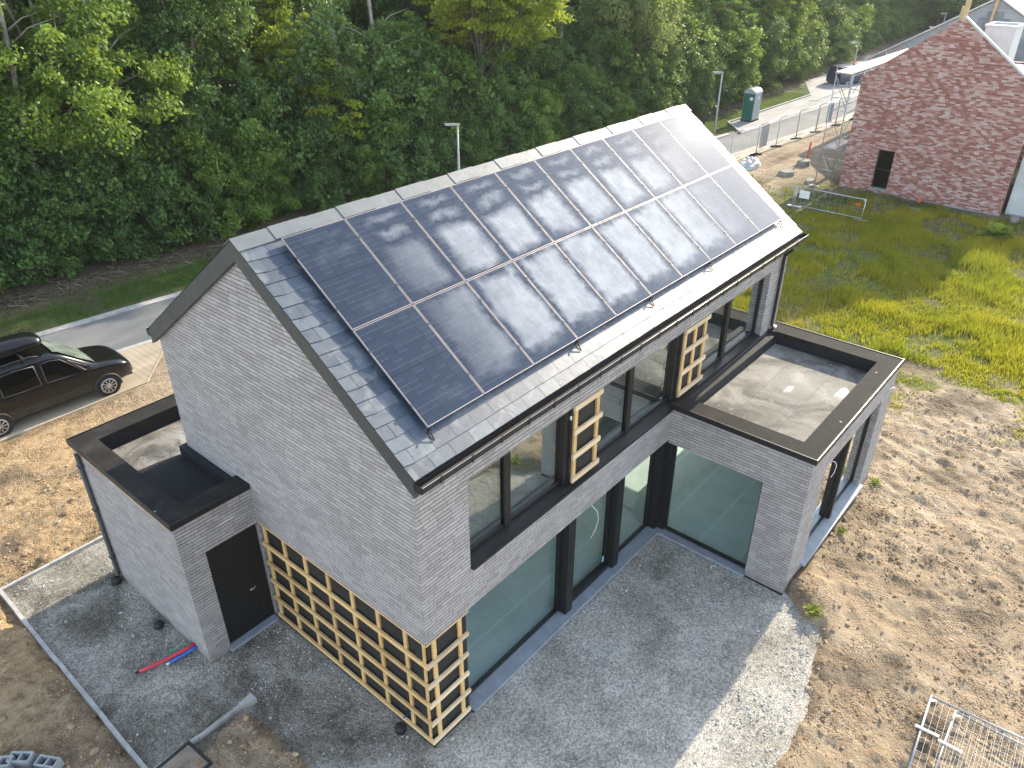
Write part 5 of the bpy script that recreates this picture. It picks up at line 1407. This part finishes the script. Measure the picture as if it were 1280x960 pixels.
def tree_proto(nm, m, lobes, trunk_h, tr, n_cl=380, n_leaf=46, size=.24, cr=.62, seed=0, nb=16, **k):
    root = empty(nm, (0,0,0))
    cr_o, c, rad = crown_mesh('crown', m, lobes, n_cl, n_leaf, size, cr, seed=seed, **k); cr_o.parent = root
    r = random.Random(seed); mb = MB()
    top = max(l[2] for l in lobes)
    bx, by = r.uniform(-.4,.4), r.uniform(-.4,.4)
    tp = [(0,0,-.3),(bx*.3,by*.3,trunk_h*.5),(bx,by,trunk_h),(bx*1.4,by*1.2,top)]
    mb.tube(tp, [tr*1.25, tr, tr*.75, tr*.2], 8)
    for j in range(nb):
        t_ = c[r.randrange(len(c))]; z0 = min(max(trunk_h*r.uniform(.45,1.1), .3), t_[2]); q = Vector((bx*z0/trunk_h, by*z0/trunk_h, z0)); T = Vector(t_)
        mid = q.lerp(T, .5)+Vector((r.uniform(-.3,.3), r.uniform(-.3,.3), .3)); mb.tube([q, mid, T], [tr*.38, tr*.24, tr*.08], 5)
    mb.build('trunk', M['bark'], root, off=(0,0,0))
    return root
P = {}
# feathery ash-like dome reaching to the ground
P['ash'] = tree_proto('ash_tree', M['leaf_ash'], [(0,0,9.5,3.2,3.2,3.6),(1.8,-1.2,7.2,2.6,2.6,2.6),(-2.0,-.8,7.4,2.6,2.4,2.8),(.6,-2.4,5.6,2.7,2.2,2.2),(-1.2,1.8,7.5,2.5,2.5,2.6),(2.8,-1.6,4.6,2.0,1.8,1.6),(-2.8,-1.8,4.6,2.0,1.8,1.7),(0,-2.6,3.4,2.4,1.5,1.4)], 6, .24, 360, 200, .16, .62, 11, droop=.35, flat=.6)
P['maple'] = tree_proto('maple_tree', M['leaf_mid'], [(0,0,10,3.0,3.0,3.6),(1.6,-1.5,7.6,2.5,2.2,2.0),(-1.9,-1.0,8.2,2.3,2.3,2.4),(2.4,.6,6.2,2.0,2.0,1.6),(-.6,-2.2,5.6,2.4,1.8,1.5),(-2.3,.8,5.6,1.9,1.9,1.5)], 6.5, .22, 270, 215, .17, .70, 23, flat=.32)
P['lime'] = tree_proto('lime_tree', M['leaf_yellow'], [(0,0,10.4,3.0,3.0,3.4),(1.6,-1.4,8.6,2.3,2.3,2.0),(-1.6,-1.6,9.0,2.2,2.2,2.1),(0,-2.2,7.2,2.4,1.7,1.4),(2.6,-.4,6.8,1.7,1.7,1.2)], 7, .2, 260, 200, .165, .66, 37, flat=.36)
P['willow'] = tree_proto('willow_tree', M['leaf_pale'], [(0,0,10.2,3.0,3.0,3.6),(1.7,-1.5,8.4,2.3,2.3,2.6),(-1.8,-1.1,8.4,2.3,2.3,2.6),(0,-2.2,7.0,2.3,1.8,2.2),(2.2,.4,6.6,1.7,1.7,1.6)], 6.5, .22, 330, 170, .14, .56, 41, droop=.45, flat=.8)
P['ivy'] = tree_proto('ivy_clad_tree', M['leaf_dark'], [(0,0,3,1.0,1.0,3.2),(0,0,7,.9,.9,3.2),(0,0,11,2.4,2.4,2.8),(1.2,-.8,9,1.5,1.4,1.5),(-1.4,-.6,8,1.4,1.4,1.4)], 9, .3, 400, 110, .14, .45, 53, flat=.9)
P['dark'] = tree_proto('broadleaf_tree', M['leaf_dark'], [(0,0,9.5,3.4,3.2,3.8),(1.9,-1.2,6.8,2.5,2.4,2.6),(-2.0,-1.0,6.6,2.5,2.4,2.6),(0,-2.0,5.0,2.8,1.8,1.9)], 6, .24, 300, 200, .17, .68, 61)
P['shrub_a'] = tree_proto('shrub', M['leaf_dark'], [(0,0,1.9,1.9,1.5,1.9),(1.3,.2,1.2,1.3,1.2,1.2),(-1.3,-.1,1.3,1.3,1.2,1.3),(.3,.5,3.3,1.4,1.2,1.4)], 1.6, .07, 240, 110, .12, .36, 71, 8)
P['shrub_b'] = tree_proto('shrub', M['leaf_mid'], [(0,0,1.6,1.8,1.4,1.6),(1.0,-.2,2.4,1.2,1.1,1.4),(-1.2,.2,2.2,1.2,1.1,1.6),(-.2,-.6,.7,1.9,1.0,.8)], 1.4, .06, 230, 110, .125, .36, 83, 8)
P['shrub_c'] = tree_proto('shrub', M['leaf_dark'], [(0,.4,2.6,1.6,1.3,2.6),(.8,0,1.2,1.3,1.0,1.2),(-.9,0,1.5,1.2,1.0,1.5)], 1.8, .07, 220, 110, .125, .38, 97, 8)
used_p = set()
def plant(kind, x, y, sc, rz, label, cat, group, z=None, sz=None):
    o = P[kind] if kind not in used_p else copy_tree(P[kind])
    used_p.add(kind)
    o.location = (x, y, (gz(x, y) if z is None else z)-.05); o.rotation_euler = (0, 0, rz); o.scale = (sc, sc, (sz or sc))
    tag(o, label, cat, group); return o
TG = 'trees of the wood behind the lane'; SG = 'shrubs along the foot of the wood'
rr = random.Random(5)
# leafy bank of shrubs: front row along the verge, second row taller
x = -13.0; i = 0
while x < 118:
    kd = ('shrub_a', 'shrub_c', 'shrub_b', 'shrub_a', 'shrub_c')[rr.randrange(5)]
    plant(kd, x, float(y_hedge(x))+.95+rr.uniform(-.25,.35), rr.uniform(.85,1.15), rr.uniform(0,6.28), 'dense leafy shrub in the unbroken green bank at the foot of the wood', 'shrub', SG)
    plant(('shrub_a','shrub_c','shrub_b')[i%3], x+1.2, float(y_hedge(x))+2.9+rr.uniform(-.3,.3), rr.uniform(1.35,1.7), rr.uniform(0,6.28), 'dense leafy shrub in the unbroken green bank at the foot of the wood', 'shrub', SG)
    x += rr.uniform(2.0, 2.7) if x < 50 else rr.uniform(3.0, 4.0); i += 1
TL = 'tall leafy tree standing in the dense wood behind the lane'
FRONT = [  # kind, x, dy behind hedge line, scale, rot, label
 ('ash', 7.0, 2.2, .98, 2.4, 'big feathery ash tree bulging forward over the verge above the van'),
 ('ash', 1.2, 4.2, 1.0, .6, None), ('dark', -5, 4, 1.0, .9, None),
 ('maple', 11.2, 8.6, .95, 1.0, None),
 ('ivy', 13.3, 3.4, 1.0, .4, 'slender trunk wrapped in ivy to the right of the feathery ash'),
 ('maple', 16.2, 6.6, .86, 4.0, None),
 ('lime', 18.6, 5.2, .66, 5.2, 'bright yellow-green tree leaning out above the gable end of the slate ridge'),
 ('dark', 21.5, 8.6, 1.0, .9, None),
 ('maple', 24.2, 2.8, .60, .9, None),
 ('lime', 28.4, 1.3, .98, 1.4, 'sunlit yellow-green tree between dark crowns behind the first street lamp'),
 ('dark', 32.2, 8.4, 1.02, 3.5, None), ('maple', 34.6, 4.6, .5, 2.2, None), ('ash', 38.0, 9.0, 1.0, 3.1, None),
 ('willow', 42.0, 2.4, 1.02, .3, 'silvery pale-leaved tree above the middle of the solar roof'),
 ('maple', 47.6, 4.8, .62, 2.7, 'maple with layered sunlit sprays to the right of the silvery tree'),
 ('dark', 51.5, 8.4, 1.05, 1.9, None), ('lime', 53.5, 5.0, .62, .2, None),
 ('maple', 58.5, 4.6, .86, .2, None), ('dark', 61.5, 8.6, 1.05, 2.6, None),
 ('lime', 66.0, 2.4, .62, 3.9, 'yellow-tinged tree above the street lamp beside the portable toilet'),
 ('ash', 72, 3.0, .95, 4.4, None), ('dark', 76, 8.2, 1.12, .5, None), ('willow', 82, 2.8, .8, 2.9, None), ('dark', 88, 8.2, 1.2, 1.2, None),
 ('ash', 93, 3.4, .95, 3.7, None), ('dark', 100, 7.2, 1.2, 5.5, None), ('maple', 106, 3.0, .9, .9, None), ('lime', 114, 2.0, 1.0, 2.2, None)]
for kd, x, dy, sc, rz, lb in FRONT:
    plant(kd, x, float(y_hedge(x))+dy, sc, rz, lb or TL, 'tree', TG)
for row, (dy, s0, st) in enumerate(((11.5, 1.12, 5.4), (17.5, 1.3, 6.5), (25, 1.5, 8.5))):
    x = -16.0+row*2
    while x < 126+row*8:
        plant(('dark','maple','dark','ash','dark','willow','ivy')[rr.randrange(7)], x, float(y_hedge(x))+dy+rr.uniform(-1,1), s0*rr.uniform(.92,1.1), rr.uniform(0,6.28), TL, 'tree', TG)
        x += st*rr.uniform(.85,1.15)
# wood closing the view at the far end, beyond the houses
for (x, y, kd, sc) in [(124,20,'dark',1.2),(131,15,'ash',1.2),(128,9,'maple',1.2),(133,3,'dark',1.25),(127,-3,'ash',1.2),(134,-9,'maple',1.25),(140,20,'dark',1.5),(142,10,'dark',1.5),(142,0,'dark',1.5),(142,-12,'ash',1.5),(120,24,'dark',1.2),(150,26,'dark',1.6),(152,14,'dark',1.6),(152,2,'maple',1.6),(128,28,'dark',1.2),(134,33,'ash',1.3),(139,26,'dark',1.3),(146,32,'maple',1.4),(133,22,'dark',1.2),(150,36,'dark',1.5),(158,30,'dark',1.6),(160,18,'ash',1.6),(130,-16,'dark',1.3),(140,-24,'dark',1.4)]:
    plant(kd, x, y, sc, rr.uniform(0,6.28), 'distant tree closing the view beyond the blockwork house', 'tree', 'distant trees beyond the houses')
# bare leafless limb and pale stems visible between crowns
for (x, y) in [(122,16),(124,21),(123,26),(121,10),(125,30),(128,24),(126,13),(122,5),(123,0),(119,20),(127,34),(133,28)]:
    plant('shrub_b' if x % 2 else 'shrub_a', x, y, 2.0, x*.7, 'distant bushy shrub below the trees that close the view', 'shrub', 'distant shrubs beyond the houses')
P['sapling'] = tree_proto('sapling', M['leaf_yellow'], [(0,0,5.6,1.2,1.2,1.0),(.9,-.9,4.4,.9,.9,.6),(-.8,-.4,6.6,.8,.8,.7),(1.5,-1.4,3.6,.6,.6,.5)], 4.6, .08, 70, 70, .16, .42, 113, 16, flat=.4)
plant('sapling', 18.0, float(y_hedge(18.0))+2.0, 1.1, 5.6, 'thin sapling with sparse yellow-green sprays in front of the dark wood', 'tree', TG)
def bare(x, y, h, lx, ly, r, lb):
    o = empty('bare_stem_tree', (x, y, gz(x, y)))
    mb = MB(); mb.tube([(0,0,-.2),(lx*.3,ly*.3,h*.35),(lx*.7,ly*.7,h*.7),(lx,ly,h)], [r*1.2, r, r*.8, r*.35], 8)
    q = random.Random(int(x*10))
    for k in range(9):
        z = h*q.uniform(.4,.95); a = q.uniform(0,6.28); L = q.uniform(.8,2.0); b = Vector((lx*z/h, ly*z/h, z))
        mb.tube([b, b+Vector((math.cos(a)*L*.5, math.sin(a)*L*.5, L*.35)), b+Vector((math.cos(a)*L, math.sin(a)*L, L*.5))], [r*.4, r*.22, r*.06], 5)
    mb.build('trunk', M['pale_bark'], o, off=(0,0,0)); tag(o, lb, 'tree', TG)
M['pale_bark'] = simple('pale_bark', (.26,.24,.20), .9, 0, .3, 6, .4, 20)
bare(19.9, 26.6, 13, .3, .2, .13, 'pale straight bare stem rising beside the yellow-green sapling')
bare(10.6, 26.6, 12, -2.2, .6, .14, 'leaning bare grey stem in the dark gap right of the feathery ash')
bare(22.8, 26.4, 13, -.6, .3, .11, 'slim grey bare stem left of the first street lamp')
bare(31.5, 25.6, 12, .9, .5, .12, 'crooked bare stem to the right of the first street lamp')
bare(37.2, 25.4, 12, -.5, .3, .11, 'bare grey stem left of the silvery tree')
bare(5.2, 27.2, 13, .8, -.6, .12, 'grey bare stem showing through the feathery ash crown')
bare(12.2, 28.6, 12, .4, .3, .10, 'thin upright bare stem in the dark gap left of the ivy trunk')
# ================================================================== CAMERA, LIGHT
CAM = (-5.3744, -6.3271, 12.1062); YAW, PIT, ROL = R_(40.3953), R_(-30.4912), R_(-.0643)
fv = Vector((math.cos(PIT)*math.cos(YAW), math.cos(PIT)*math.sin(YAW), math.sin(PIT)))
rv = Vector((math.sin(YAW), -math.cos(YAW), 0)); uv = rv.cross(fv)
r2 = rv*math.cos(ROL)+uv*math.sin(ROL); u2 = -rv*math.sin(ROL)+uv*math.cos(ROL)
cd = bpy.data.cameras.new('camera'); cam = bpy.data.objects.new('camera', cd); col.objects.link(cam)
cam.matrix_world = Matrix(((r2.x,u2.x,-fv.x,CAM[0]),(r2.y,u2.y,-fv.y,CAM[1]),(r2.z,u2.z,-fv.z,CAM[2]),(0,0,0,1)))
cd.sensor_width = 36; cd.lens = 961.35/1280*36; cd.clip_end = 2000; cd.clip_start = .1
scene.camera = cam

SUN_EL, SUN_AZ = R_(25), R_(1.4)       # azimuth from +X towards +Y
sv = Vector((math.cos(SUN_EL)*math.cos(SUN_AZ), math.cos(SUN_EL)*math.sin(SUN_AZ), math.sin(SUN_EL)))
ld = bpy.data.lights.new('sun', 'SUN'); ld.energy = SUN_E; ld.angle = R_(.5); ld.color = (1.0, .88, .68)
sun = bpy.data.objects.new('sun', ld); col.objects.link(sun); sun.rotation_euler = sv.to_track_quat('Z', 'Y').to_euler(); sun.location = (30, 0, 30)
w = bpy.data.worlds.new('World'); scene.world = w; w.use_nodes = True
nt = w.node_tree; nt.nodes.clear()
sky = nt.nodes.new('ShaderNodeTexSky'); sky.sky_type = 'NISHITA'; sky.sun_disc = False
sky.sun_elevation = SUN_EL; sky.sun_rotation = R_(90)-SUN_AZ; sky.air_density = 1.0; sky.dust_density = .5; sky.ozone_density = 1.0
bg = nt.nodes.new('ShaderNodeBackground'); bg.inputs[1].default_value = SKY_E
ow = nt.nodes.new('ShaderNodeOutputWorld'); hs = nt.nodes.new('ShaderNodeHueSaturation'); hs.inputs['Saturation'].default_value = .74; hs.inputs['Value'].default_value = 1.0; nt.links.new(sky.outputs[0], hs.inputs['Color'])
mt = nt.nodes.new('ShaderNodeMix'); mt.data_type = 'RGBA'; mt.blend_type = 'MULTIPLY'; mt.inputs[0].default_value = 1.0; mt.inputs[7].default_value = (1.04, 1.0, .95, 1); nt.links.new(hs.outputs[0], mt.inputs[6]); nt.links.new(mt.outputs[2], bg.inputs[0]); nt.links.new(bg.outputs[0], ow.inputs[0])
vs_ = scene.view_settings; vs_.view_transform = 'Standard'; vs_.look = 'None'; vs_.gamma = 1; vs_.use_curve_mapping = False; vs_.exposure = EXPO
cy = scene.cycles
cy.max_bounces = 10; cy.diffuse_bounces = 5; cy.glossy_bounces = 4; cy.transmission_bounces = 4; cy.transparent_max_bounces = 12; cy.volume_bounces = 0
cy.caustics_reflective = False; cy.caustics_refractive = False; cy.sample_clamp_indirect = 6
cy.use_denoising = True

# mild summer haze: one closed volume round the whole place
if HAZE:
    mb = MB(); mb.box(-300, 460, -300, 380, -2.5, 30)
    hm = bpy.data.materials.new('haze'); hm.use_nodes = True; hn = hm.node_tree; hn.nodes.clear()
    ho = hn.nodes.new('ShaderNodeOutputMaterial'); pv = hn.nodes.new('ShaderNodeVolumePrincipled')
    pv.inputs['Color'].default_value = (.92, .95, 1.0, 1); pv.inputs['Density'].default_value = HAZE; pv.inputs['Anisotropy'].default_value = .35
    hn.links.new(pv.outputs[0], ho.inputs['Volume'])
    hz = mb.build('haze', hm); tag(hz, 'thin summer haze over the far trees and houses', kind='stuff')
